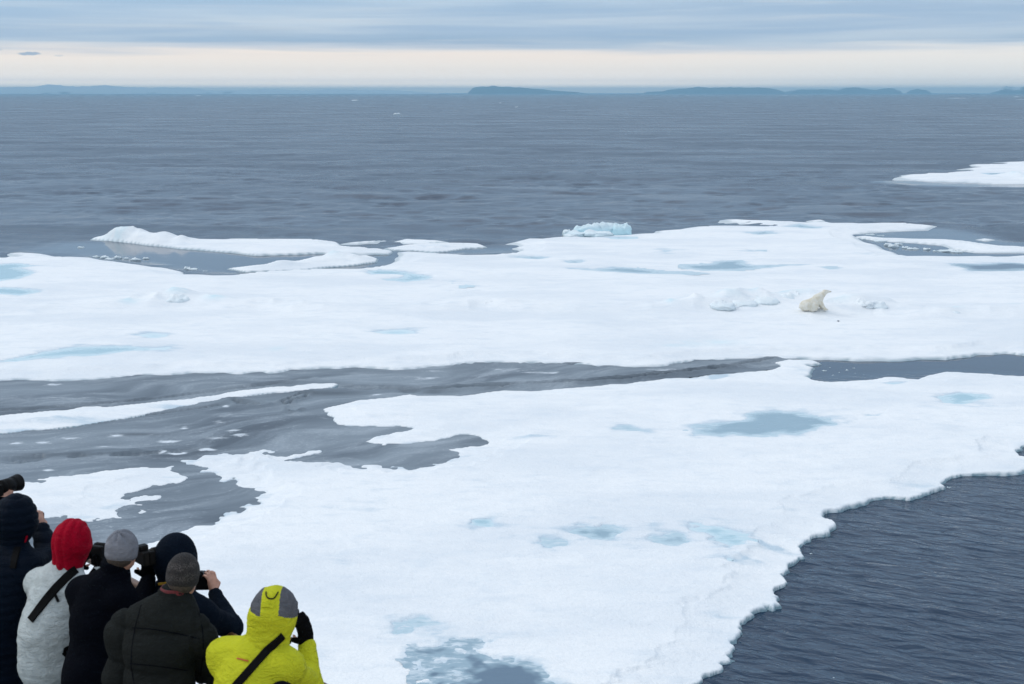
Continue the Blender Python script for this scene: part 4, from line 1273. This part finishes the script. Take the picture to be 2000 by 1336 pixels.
def person(label, head, yaw, mats, hat, shift=0.0, lean=0.25, drop=0.25, half=0.20, arms=None, puff=None, hem=0.60, bulk=1.0,
           glove=None, hands=None, hood_puff=None, collar=None, trousers=M_TROU, tilt=0.0, slope=0.03, brim=0.045, cowl=0.098, hres=0.010):
    """one standing figure. head = centre of the head; shift, drop = where the shoulders hang below it; arms = {side: (elbow, wrist)}"""
    f = np.array((math.sin(R(yaw)), math.cos(R(yaw)), 0.0)); r = np.array((f[1], -f[0], 0.0))
    H = np.asarray(head, float)
    S0 = H + r * shift - UP * drop - f * 0.06 * (1 + lean)
    N = H + r * shift * 0.35 - UP * 0.13 - f * 0.03
    pel = np.array((*(S0 - f * lean * 0.45)[:2], DECK_Z + 0.93)) - r * shift * 0.2
    spine = unit(S0 - pel); sf = unit(f - spine * (f @ spine))
    axes = (r, sf, spine)
    mid = pel + (S0 - pel) * 0.55
    root = empty('person', (pel[0], pel[1], DECK_Z))
    tag(root, label, 'person')
    J = {}
    for s, nm in ((-1, 'L'), (1, 'R')):
        sh = S0 + r * s * half - UP * slope
        if arms and nm in arms:
            el, wr = [np.asarray(v, float) for v in arms[nm]]
        else:
            el = sh + r * s * 0.08 + f * 0.14 - UP * 0.24
            wr = H + f * 0.22 + r * s * 0.07 - UP * 0.07
        hip = pel + r * s * 0.10 - UP * 0.04
        an = np.array((*(pel + r * s * 0.13 + f * (0.02 + 0.05 * s))[:2], DECK_Z + 0.10))
        kn = (hip + an) / 2 + f * 0.05 + UP * 0.02
        J[nm] = (sh, el, wr, hip, kn, an)
    # --- the body itself, one skin from head to heels
    B = Solid()
    ht = np.array(f); hax = (r, f, UP)
    B.ell(H + UP * 0.02, (0.072, 0.092, 0.098), hax).ell(H - UP * 0.05 + f * 0.028, (0.056, 0.062, 0.066), hax, 0.03)
    B.cone(H + f * 0.090 + UP * 0.012, H + f * 0.106 - UP * 0.022, 0.010, 0.015, 0.012).ell(H + f * 0.086 - UP * 0.058, (0.024, 0.012, 0.008), hax, 0.008)
    B.ell(H + f * 0.085 + UP * 0.028, (0.05, 0.014, 0.010), hax, 0.015).ell(H + f * 0.078 - UP * 0.098, (0.022, 0.02, 0.016), hax, 0.02)
    for s in (-1, 1):
        B.ell(H + r * s * 0.076 - UP * 0.01 - f * 0.005, (0.012, 0.026, 0.034), hax, 0.01)
    B.cone(H - UP * 0.06, S0 + UP * 0.03, 0.058, 0.066, 0.04)
    B.ell(mid + (S0 - mid) * 0.5, (0.165, 0.105, 0.22), axes).ell(pel + UP * 0.03, (0.155, 0.11, 0.15), axes, 0.08)
    for nm, s in (('L', -1), ('R', 1)):
        sh, el, wr, hip, kn, an = J[nm]
        B.chain((S0, sh, el, wr), (0.07, 0.055, 0.042, 0.028), 0.03)
        hd = (hands or {}).get(nm, (unit(f * 0.75 + UP * 0.5), -r * s))
        add_hand(B, wr, hd[0], hd[1], hd[2] if len(hd) > 2 else 1)
        B.chain((hip, kn, an), (0.085, 0.055, 0.038), 0.04).cone(an - UP * 0.05, an + f * 0.13 - UP * 0.06, 0.035, 0.03, 0.02)
    V, F = B.mesh(0.0095)
    new_mesh('body', V, F, SKIN, parent=root)
    for s in (-1, 1):
        E = Solid().ell(H + f * 0.083 + r * s * 0.031 + UP * 0.008, (0.013, 0.010, 0.009), hax)
        new_mesh('eye', *E.mesh(0.003), BLACKP, parent=root)
    # --- jacket
    K = Solid(); b = bulk
    K.ell(S0 - spine * 0.15, (0.185 * b * (0.7 + 0.3 * half / 0.2), 0.145 * b, 0.20), axes, 0.08).ell(mid - spine * 0.02, (0.175 * b, 0.140 * b, 0.26), axes, 0.08).ell(pel + spine * 0.10, (0.185 * b, 0.145 * b, 0.24), axes, 0.08)
    K.cone(S0, N + UP * 0.01, 0.10, 0.078, 0.06)
    for nm in ('L', 'R'):
        sh, el, wr, *_ = J[nm]
        K.cone(N - UP * 0.035, sh, 0.070, 0.080 * b, 0.06)
        K.chain((S0 - UP * 0.01, sh, el, el + (wr - el) * 0.93), (0.10, 0.088 * b, 0.066 * b, 0.046 * b), 0.05)
    if hem > 0.75:
        K.cone(pel + UP * 0.05, pel - UP * (hem - 0.62), 0.175 * b, 0.20 * b, 0.08)
    K.cut(S0 - spine * hem, -spine)
    V, F = K.mesh(0.013, puff)
    jk = new_mesh('jacket', V, F, mats['jacket'], parent=root)
    CASTV[root.name] = [(V, F)]
    if collar:
        q = Solid().cone(N - UP * 0.005, N + UP * 0.07, 0.086, 0.084).cut(N + UP * 0.08, UP)
        v2, f2 = q.mesh(0.01); new_mesh('collar', v2, f2, collar, parent=root)
    # --- trousers and boots
    T = Solid().ell(pel, (0.165, 0.13, 0.15), (r, f, UP), 0.06)
    for nm in ('L', 'R'):
        *_, hip, kn, an = J[nm]
        T.chain((hip, kn, an + UP * 0.02), (0.105, 0.078, 0.062), 0.04)
    new_mesh('trousers', *T.mesh(0.016), trousers, parent=root)
    for nm in ('L', 'R'):
        an = J[nm][5]
        q = Solid().cone(an + UP * 0.08, an - UP * 0.04, 0.058, 0.06).ell(an + f * 0.075 - UP * 0.055, (0.05, 0.135, 0.052), (r, f, UP), 0.03).cut((*an[:2], DECK_Z + 0.004), -UP)
        new_mesh('boot', *q.mesh(0.012), RUBBER, parent=root)
    if glove:
        for nm, s in (('L', -1), ('R', 1)):
            q = Solid(); wr, el = J[nm][2], J[nm][1]
            hd = (hands or {}).get(nm, (unit(f * 0.75 + UP * 0.5), -r * s))
            fd = unit(hd[0]); pn = unit(np.asarray(hd[1]) - fd * (np.asarray(hd[1]) @ fd)); lat = np.cross(fd, pn) * (hd[2] if len(hd) > 2 else 1)
            q.cone(wr - fd * 0.07, wr + fd * 0.01, 0.040, 0.036, 0.02).ell(wr + fd * 0.055, (0.053, 0.066, 0.031), (lat, fd, pn), 0.02)
            for i, off in enumerate((0.036, 0.012, -0.012, -0.034)):
                bb = wr + fd * 0.09 + lat * off; m = bb + unit(fd + pn * 0.3) * 0.046; q.cone(bb, m, 0.0175, 0.016, 0.008).cone(m, m + unit(fd * 0.8 + pn * 0.7) * 0.04, 0.016, 0.014, 0.008)
            t0 = wr + fd * 0.02 + lat * 0.035; q.cone(t0, t0 + unit(lat + fd * 0.6 + pn * 0.4) * 0.055, 0.020, 0.016, 0.01)
            new_mesh('glove', *q.mesh(0.008), glove, parent=root)
    # --- headgear
    hc = R(tilt); hu = UP * math.cos(hc) + r * math.sin(hc)
    if hat[0] == 'hood':
        w = hat[2] if len(hat) > 2 else 1.0
        q = Solid().ell(H + hu * 0.03 - f * 0.005, (0.118 * w, 0.138 * w, 0.138 * w), (unit(r - hu * (r @ hu)), f, hu), 0.04).cone(H - hu * 0.03 - f * 0.02, N - UP * 0.02 - f * 0.01, 0.112 * w, cowl, 0.06)
        q.cut(H + f * 0.082, f)
        V, F = q.mesh(hres, hood_puff)
        fm = None; mm = [hat[1]]
        if len(hat) > 3:
            cen = V[F].mean(1) - H; up_, sd_ = cen @ hu, cen @ r
            sd_ = cen[:, 0]
            fm = (((sd_ > 0.050) & (up_ > 0.060 - 0.55 * np.maximum(sd_ - 0.05, 0))) | ((sd_ < -0.050) & (up_ > 0.050))).astype(int); mm = [hat[1], hat[3]]
        new_mesh('hood', V, F, mm, parent=root, fmat=fm)
        CASTV[root.name].append((V, F))
    else:
        q = Solid().ell(H + hu * 0.028, (0.094, 0.112, 0.118), (unit(r - hu * (r @ hu)), f, hu), 0.03).cut(H - hu * brim, -unit(hu - f * 0.25))
        q2 = lambda v: 0.004 * np.exp(-(((v - H) @ hu + 0.025 + 0.2 * ((v - H) @ f)) / 0.022) ** 2) * 1.6 + (hood_puff(v) if hood_puff else 0)
        V, F = q.mesh(0.008, q2)
        V0 = V - H
        o = new_mesh('hat', V0, F, hat[1], parent=None); o.location = tuple(H)
        o.parent = root; o.matrix_parent_inverse = root.matrix_basis.inverted()
        CASTV[root.name].append((V, F))
        # hair showing under the brim
        q = Solid().ell(H - UP * 0.015 - f * 0.012, (0.083, 0.094, 0.086), hax).cut(H + f * 0.01, f).cut(H - UP * 0.085, -UP)
        new_mesh('hair', *q.mesh(0.010), HAIR, parent=root)
    root['_f'] = list(map(float, f))
    return root


def drape(root, pix, width, name, mat, lift=0.010, thick=0.004, parent=None):
    """a flat strap laid on the clothes along a line seen in the photograph: each point is found on the garment itself"""
    trees = []
    for V, F in CASTV[root.name]:
        trees.append(BVHTree.FromPolygons([Vector(v) for v in V], [list(map(int, q)) for q in F]))
    P, N = [], []
    pix = np.array(pix, float)
    seg = np.concatenate([[0], np.cumsum(np.hypot(*np.diff(pix, axis=0).T))])
    for s in np.linspace(0, seg[-1], max(3, int(seg[-1] / 4))):
        px, py = np.interp(s, seg, pix[:, 0]), np.interp(s, seg, pix[:, 1])
        o, d = Vector((0, 0, CAM_H)), Vector(ray(px, py)).normalized()
        hits = [h for h in (t.ray_cast(o, d) for t in trees) if h[0] is not None]
        if hits:
            h = min(hits, key=lambda q: q[3])
            P.append(np.array(h[0])); N.append(np.array(h[1] if h[1].dot(d) < 0 else -h[1]))
    if len(P) < 3:
        return None
    P, N = np.array(P), np.array(N)
    for _ in range(4):
        N[1:-1] = (N[:-2] + 2 * N[1:-1] + N[2:]) / 4
        P[1:-1] = (P[:-2] + 2 * P[1:-1] + P[2:]) / 4
    N /= np.linalg.norm(N, axis=1)[:, None]
    V, F = [], []
    for i in range(len(P)):
        t = unit(P[min(i + 1, len(P) - 1)] - P[max(i - 1, 0)]); sdv = unit(np.cross(t, N[i])) * width / 2
        c = P[i] + N[i] * lift
        V += [c - sdv - N[i] * lift * 0.6, c - sdv * 0.9 + N[i] * thick, c + sdv * 0.9 + N[i] * thick, c + sdv - N[i] * lift * 0.6]
    for i in range(len(P) - 1):
        for j in range(4):
            F.append([i * 4 + j, i * 4 + (j + 1) % 4, i * 4 + 4 + (j + 1) % 4, i * 4 + 4 + j])
    F += [[0, 1, 2, 3], [len(V) - 1 - j for j in range(4)]]
    return new_mesh(name, V, F, mat, parent=root if parent is None else parent, smooth=False)


def camera_thing(loc, fwd, label, lens=0.16, lrad=0.042, hood=True, roll=0.0, flash=False):
    """a still camera: body with grip and finder hump, lens with rings and a hood"""
    f = unit(fwd); r = unit(np.cross(f, UP)); u = np.cross(r, f)
    c, s = math.cos(R(roll)), math.sin(R(roll)); r, u = r * c + u * s, u * c - r * s
    L = np.asarray(loc, float); ax = (r, f, u)
    root = empty('photo_camera', L - u * 0.05)
    tag(root, label, 'camera')
    box('camera_body', L, ax, (0.072, 0.03, 0.048), BLACKP, root, 0.012)
    box('finder_hump', L + u * 0.060, ax, (0.028, 0.032, 0.020), BLACKP, root, 0.010)
    box('grip', L + r * 0.062 + f * 0.030, ax, (0.017, 0.022, 0.044), RUBBER, root, 0.010)
    box('eyecup', L + u * 0.056 - f * 0.040, ax, (0.018, 0.010, 0.013), RUBBER, root, 0.004)
    if flash:
        box('flash_unit', L + u * 0.115, ax, (0.032, 0.035, 0.038), BLACKP, root, 0.008)
    a = L + f * 0.03
    ln = tube('lens', [a, a + f * 0.02, a + f * 0.021, a + f * lens * 0.55, a + f * (lens * 0.55 + .002), a + f * lens], [lrad * 0.86, lrad * 0.86, lrad * 0.95, lrad, lrad * 1.06, lrad * 1.06], BLACKP, root, 20)
    tube('zoom_ring', [a + f * lens * 0.28, a + f * lens * 0.5], lrad * 1.07, RUBBER, ln, 20)
    e = a + f * lens
    if hood:
        tube('lens_hood', [e - f * 0.01, e + f * 0.055], [lrad * 1.12, lrad * 1.28], BLACKP, ln, 20, caps=False)
    tube('front_glass', [e + f * 0.001, e + f * 0.004], lrad * 0.9, GLASS, ln, 20)
    return root


def quilts(step, amp, z0=0.0, wob=0.02):
    return lambda V: amp * hill(math.pi * (V[:, 2] - z0 + wob * n3(V, 0.25)) / step) + 0.006 * n3(V, 0.09, 3.0)


def creases(amp):
    return lambda V: amp * (n3(V * (1, 1, 1.6), 0.13, 5.0) + 0.6 * n3(V * (1, 1, 2.0), 0.06, 8.0))


def down_baffles(za, zb, hd):
    """wide down chambers: seams at heights za, zb and on, plus the armhole seams"""
    st = za - zb
    def f(V):
        lat = np.abs((V[:, 0] - hd[0] + 0.115) * math.cos(R(12)))
        z = V[:, 2] + 0.02 * n3(V, 0.3) - 0.10 * np.maximum(lat - 0.2, 0)
        ph = np.abs(np.sin(math.pi * (z - za) / st))
        ph = np.where(z > za + st * 0.85, 1.0, ph)
        return 0.030 * ph ** 0.45 - 0.014 * np.exp(-((lat - 0.205 + 0.02 * n3(V, 0.2, 4.0)) / 0.013) ** 2) * (z < za + 0.12) + 0.008 * n3(V, 0.09, 3.0) - 0.01
    return f


# --- yellow jacket, nearest on the right
hy = at(535, 1202, 7.6)
yellow = person('person in a bright yellow hooded shell jacket, nearest the right, camera raised', hy, 22,
                {'jacket': M_YEL}, ('hood', M_YEL, 1.05, M_GRYP), shift=-0.075, drop=0.205, half=0.19, lean=0.5,
                arms={'R': (at(604, 1342, 7.72), at(600, 1256, 7.86)), 'L': (at(455, 1330, 7.85), at(545, 1250, 8.0))},
                hands={'R': (unit((-0.16, 0.05, 1.0)), (-0.75, 0.65, 0.0), 1)}, puff=creases(0.011), hood_puff=creases(0.012), glove=M_GLOVE, hem=0.66, bulk=1.12, tilt=5, slope=0.05, cowl=0.128, hres=0.006)
drape(yellow, [(552, 1241), (530, 1262), (505, 1290), (480, 1318), (455, 1346), (430, 1374)], 0.046, 'sling_strap', M_STRAP)
for i in range(6):
    drape(yellow, [(463.5 + i * 3.7, 1286.0 + i * 0.95), (464.8 + i * 3.7, 1286.4 + i * 0.95), (466.4 + i * 3.7, 1286.8 + i * 0.95)], 0.008, 'chest_mark', M_LOGO, lift=0.004, thick=0.002)
for pts in ([(520, 1157), (518, 1168), (536, 1173), (539, 1163), (543, 1157)],):
    drape(yellow, pts, 0.007, 'hood_cord', BLACKP, lift=0.004, thick=0.003)
drape(yellow, [(511, 1184), (522, 1181), (534, 1186)], 0.018, 'hood_tab', M_YEL, lift=0.006)
camera_thing(at(556, 1206, 7.92), (0.0, 0.97, -0.2), 'black camera held up in front of the yellow hood', 0.10)

# --- dark grey down jacket, patterned knit hat
hg = at(357, 1127, 7.98)
gray = person('person in a dark grey quilted down jacket and patterned knit hat, seen from behind', hg, 12,
              {'jacket': M_OLIVE}, ('hat', M_KNIT), shift=-0.115, drop=0.225, half=0.215, lean=0.35, bulk=1.12,
              arms={'L': (at(234, 1325, 7.9), at(300, 1340, 8.2)), 'R': (at(408, 1310, 8.05), at(370, 1290, 8.3))},
              puff=down_baffles(at(330, 1234, 7.8)[2], at(330, 1302, 7.8)[2], hg), collar=M_REDT, hem=0.62, tilt=6, slope=0.10, brim=0.07)
for pts in ([(258, 1226), (300, 1229), (345, 1237), (390, 1248)], [(254, 1296), (300, 1300), (345, 1306), (392, 1316)],
            [(276, 1182), (264, 1225), (258, 1262), (256, 1300), (262, 1335)], [(388, 1196), (396, 1232), (397, 1270), (392, 1320)]):
    drape(gray, pts, 0.006, 'seam', M_INK, lift=0.001, thick=0.0015)

# --- grey beanie, navy-black fleece coat
hb = at(238, 1078, 8.55)
beanie = person('person in a smooth grey beanie and plain blue black coat', hb, 28,
                {'jacket': M_INK}, ('hat', M_BEAN), shift=-0.11, drop=0.24, half=0.165, lean=0.3, bulk=1.05,
                arms={'R': (at(268, 1190, 8.72), at(291, 1128, 8.92)), 'L': (at(160, 1190, 8.8), at(225, 1105, 8.95))},
                hands={'R': (unit((-0.05, 0.25, 0.9)), (-0.6, 0.7, 0.0), 1)}, puff=creases(0.008), glove=M_GLOVE, hem=0.95, slope=0.05, brim=0.10, collar=M_INK,
                hood_puff=lambda V: -0.013 * np.exp(-(np.abs(np.sin(3 * np.arctan2(V[:, 0] - hb[0] + 0.01, V[:, 1] - hb[1] + 0.03))) * 2.2) ** 2) * sstep(V[:, 2], hb[2] + 0.06, hb[2] + 0.12))
camera_thing(at(279, 1087, 8.84), (0.75, 0.65, 0.02), 'black camera with a short lens between grey beanie and navy hood', 0.14, 0.040)

# --- navy hood, hand raised
hn = at(344, 1094, 8.95)
navy = person('person in a plain navy hooded jacket with one bare hand raised', hn, 20,
              {'jacket': M_NAVY}, ('hood', M_NAVY, 1.12), shift=0.01, drop=0.27, half=0.215, lean=0.3, bulk=1.08,
              arms={'R': (at(452, 1226, 9.02), at(418, 1156, 9.2)), 'L': (at(262, 1215, 9.1), at(320, 1140, 9.25))},
              hands={'R': (unit((-0.12, 0.1, 1.0)), (-0.75, 0.65, 0.1), -1)}, puff=creases(0.012), hem=0.90, slope=0.05)
camera_thing(at(390, 1138, 9.27), (-0.05, 0.97, -0.15), 'black camera gripped by the bare hand beside the navy hood', 0.08)
drape(navy, [(312, 1140), (322, 1138), (334, 1137)], 0.016, 'neck_strap', M_STRAPY, lift=0.008)

# --- red hood, pale jacket
hr = at(143, 1060, 9.35)
red = person('person in a padded red hood and pale grey shell jacket with a black strap', hr, 24,
             {'jacket': M_WHITE}, ('hood', M_RED, 0.98), shift=-0.075, drop=0.25, half=0.165, lean=0.35, bulk=1.02, puff=creases(0.012), hem=0.77, slope=0.05,
             arms={'R': (at(178, 1180, 9.5), at(192, 1112, 9.62)), 'L': (at(75, 1200, 9.55), at(150, 1105, 9.7))},
             hood_puff=lambda V: 0.012 * hill(math.pi * ((V[:, 0] - hr[0]) * 0.95 - (V[:, 1] - hr[1]) * 0.25 + 0.3 * np.maximum(V[:, 0] - hr[0] - 0.02, 0) * (V[:, 2] - hr[2]) * 20) / 0.062) - 0.004, collar=M_DARK, glove=M_GLOVE)
drape(red, [(148, 1112), (130, 1128), (108, 1150), (90, 1172), (72, 1196), (60, 1212)], 0.062, 'sling_strap', M_STRAP)
drape(red, [(106, 1158), (110, 1166), (114, 1176)], 0.018, 'strap_end', M_STRAP)
camera_thing(at(192, 1084, 9.66), (0.35, 0.94, 0.0), 'upright black camera between the red hood and the grey beanie', 0.16, 0.045, roll=90)

# --- quilted dark hood, far left
hp = at(33, 1016, 9.75)
puffer = person('person in a quilted blue black down jacket with its hood up, far left', hp, 24,
                {'jacket': M_PUFF}, ('hood', M_PUFF, 1.14), shift=-0.06, drop=0.27, half=0.21, lean=0.3, bulk=1.3,
                arms={'R': (at(97, 1092, 9.85), at(80, 1034, 10.0)), 'L': (at(-40, 1110, 9.9), at(20, 1050, 10.05))},
                hands={'R': (unit((-0.1, 0.2, 1.0)), (-0.8, 0.5, 0.0), -1)}, puff=quilts(0.062, 0.012), hood_puff=quilts(0.055, 0.011), hem=1.15, slope=0.05)
camera_thing(at(62, 1014, 10.08), (0.0, 0.98, -0.12), 'small dark camera raised by the person in the quilted hood', 0.06, 0.03)
drape(puffer, [(52, 1046), (50, 1052), (48, 1058)], 0.012, 'zip_pull', M_RED, lift=0.006)
drape(puffer, [(35, 1070), (30, 1090), (26, 1110)], 0.05, 'pack_strap', M_STRAP)

# --- one more at the left edge, only the lens in view
h7 = at(-52, 968, 10.1)
seventh = person('person just outside the left edge whose long lens reaches into view', h7, 40, {'jacket': M_INK}, ('hat', M_INK), lean=0.25,
                 arms={'R': (at(-10, 1060, 10.2), at(2, 975, 10.42)), 'L': (at(-90, 1060, 10.3), at(-10, 985, 10.5))}, puff=creases(0.01))
camera_thing(at(-18, 958, 10.36), unit(at(36, 942, 10.62) - at(-18, 958, 10.36)), 'thick black zoom lens poking in at the left edge above the quilted hood', 0.20, 0.052)

# --- black pack on the yellow back
bl = at(551, 1356, 7.12)
fy = np.array((math.sin(R(22)), math.cos(R(22)), 0)); ry = np.array((fy[1], -fy[0], 0))
q = Solid().ell(bl, (0.075, 0.06, 0.075), (ry, fy, UP), 0.02).ell(bl - UP * 0.06, (0.085, 0.062, 0.09), (ry, fy, UP), 0.05)
tag(new_mesh('camera_pouch', *q.mesh(0.010, creases(0.006)), M_INK), 'rounded top of a black pouch on the lower back of the yellow jacket', 'pouch')

# ------------------------------------------------------------------ polar bear
def mat_fur():
    m, n, b = material('cream_fur')
    tc = n.node('ShaderNodeTexCoord'); o = tc.outputs['Object']
    sp = n.node('ShaderNodeSeparateXYZ'); n.link(o, sp.inputs[0])
    a = n.noise(o, 4.5, 4, 0.6, 0.3)
    hair = n.noise(n.mapping(o, (14, 14, 40)), 1.0, 4, 0.7)
    col = n.mix(n.smooth(a, 0.35, 0.7), (0.78, 0.75, 0.67), (0.67, 0.61, 0.48))
    col = n.mix(n.math('MULTIPLY', n.smooth(hair, 0.45, 0.7), 0.4), col, (0.52, 0.44, 0.30))
    n.link(col, b.inputs['Base Color'])
    b.inputs['Roughness'].default_value = 0.9
    bump(n, b, hair, 0.6, 0.03)
    return m


def bear():
    x0, y0 = ground(1589, 606, 0.45)
    gx, gy, gz, _ = GM
    near = (np.abs(gx - x0) < 0.8) & (np.abs(gy - y0) < 0.8)
    z0 = float(np.percentile(gz[near], 55))
    x0, y0 = ground(1589, 602, z0)
    S = Solid()
    S.ell((-.50, 0, .25), (.36, .29, .28)).cone((-.46, 0, .29), (.22, 0, .58), .28, .26, .15).ell((.24, 0, .58), (.27, .25, .29), None, .12)
    S.cone((.24, 0, .66), (.62, 0, 1.0), .25, .15, .16).ell((.70, 0, 1.05), (.14, .115, .11), None, .06).cone((.78, 0, 1.05), (.95, -.01, 1.05), .085, .055, .05)
    for s in (-1, 1):
        S.ell((.62, s * .10, 1.14), (.03, .03, .036), None, .02)
        S.chain(((.30, s * .17, .54), (.42, s * .19, .30), (.60, s * .19 - .02, .07)), (.16, .12, .09), .06).ell((.68, s * .19 - .02, .04), (.13, .085, .055), None, .04)
        S.chain(((-.42, s * .22, .28), (-.04, s * .27, .24), (-.18, s * .28, .06)), (.24, .19, .12), .16).ell((-.04, s * .27, .03), (.17, .09, .055), None, .08)
    S.cone((-.80, 0, .22), (-.87, 0, .14), .05, .035, .03)
    V, F = S.mesh(0.022, lambda v: 0.008 * n3(v, 0.16, 2.0) + 0.006 * n3(v, 0.06, 4.0))
    z0 -= 0.10
    root = empty('polar_bear', (x0, y0, z0))
    root.rotation_euler = (0, 0, R(8))
    tag(root, 'cream coloured polar bear sitting up on the snow ridge, nose raised to the right', 'polar bear')
    def put(name, V, F, m):
        o = new_mesh(name, V, F, m); o.parent = root
    put('body', V, F, mat_fur())
    dark = mat_plain('bear_nose_and_eyes', (0.02, 0.02, 0.022), 0.5, 0, 0.2, 30)
    put('nose', *Solid().ell((.995, -.01, 1.055), (.026, .042, .036)).mesh(0.008), dark)
    for s in (-1, 1):
        put('eye', *Solid().ell((.81, s * .068, 1.105), (.014, .012, .014)).mesh(0.004), dark)


bear()


def speck():
    gx, gy, gz, _ = GM
    x0, y0 = ground(1637, 626, 0.4)
    near = (np.abs(gx - x0) < 0.5) & (np.abs(gy - y0) < 0.5)
    z0 = float(gz[near].max())
    q = Solid().ell((0, 0, .02), (.06, .035, .03)).ell((.05, .02, .01), (.035, .03, .02), None, .03)
    V, F = q.mesh(0.012)
    o = new_mesh('scrap', V + (x0, y0, z0), F, mat_plain('dark_scrap', (0.05, 0.07, 0.11), 0.7))
    tag(o, 'small dark scrap lying on the snow just below the polar bear', 'scrap')


speck()


# ------------------------------------------------------------------ the air: a light sea haze
def haze():
    x0, x1, y0, y1, z0, z1 = -29000, 29000, -900, 30500, -1.5, 104.0
    V = [(x, y, z) for z in (z0, z1) for y in (y0, y1) for x in (x0, x1)]
    F = [[0, 2, 3, 1], [4, 5, 7, 6], [0, 1, 5, 4], [2, 6, 7, 3], [0, 4, 6, 2], [1, 3, 7, 5]]
    m = bpy.data.materials.new('sea_haze')
    m.use_nodes = True
    n = NT(m.node_tree)
    out = n.node('ShaderNodeOutputMaterial')
    v = n.node('ShaderNodeVolumePrincipled')
    v.inputs['Color'].default_value = HAZE_COL
    v.inputs['Density'].default_value = HAZE_DENSITY
    v.inputs['Anisotropy'].default_value = 0.0
    n.link(v.outputs[0], out.inputs['Volume'])
    o = new_mesh('haze', np.array(V), F, m, smooth=False)
    tag(o, kind='stuff')


HAZE_COL = (0.44, 0.78, 1.0, 1)
HAZE_DENSITY = 1.65 / 18000
haze()
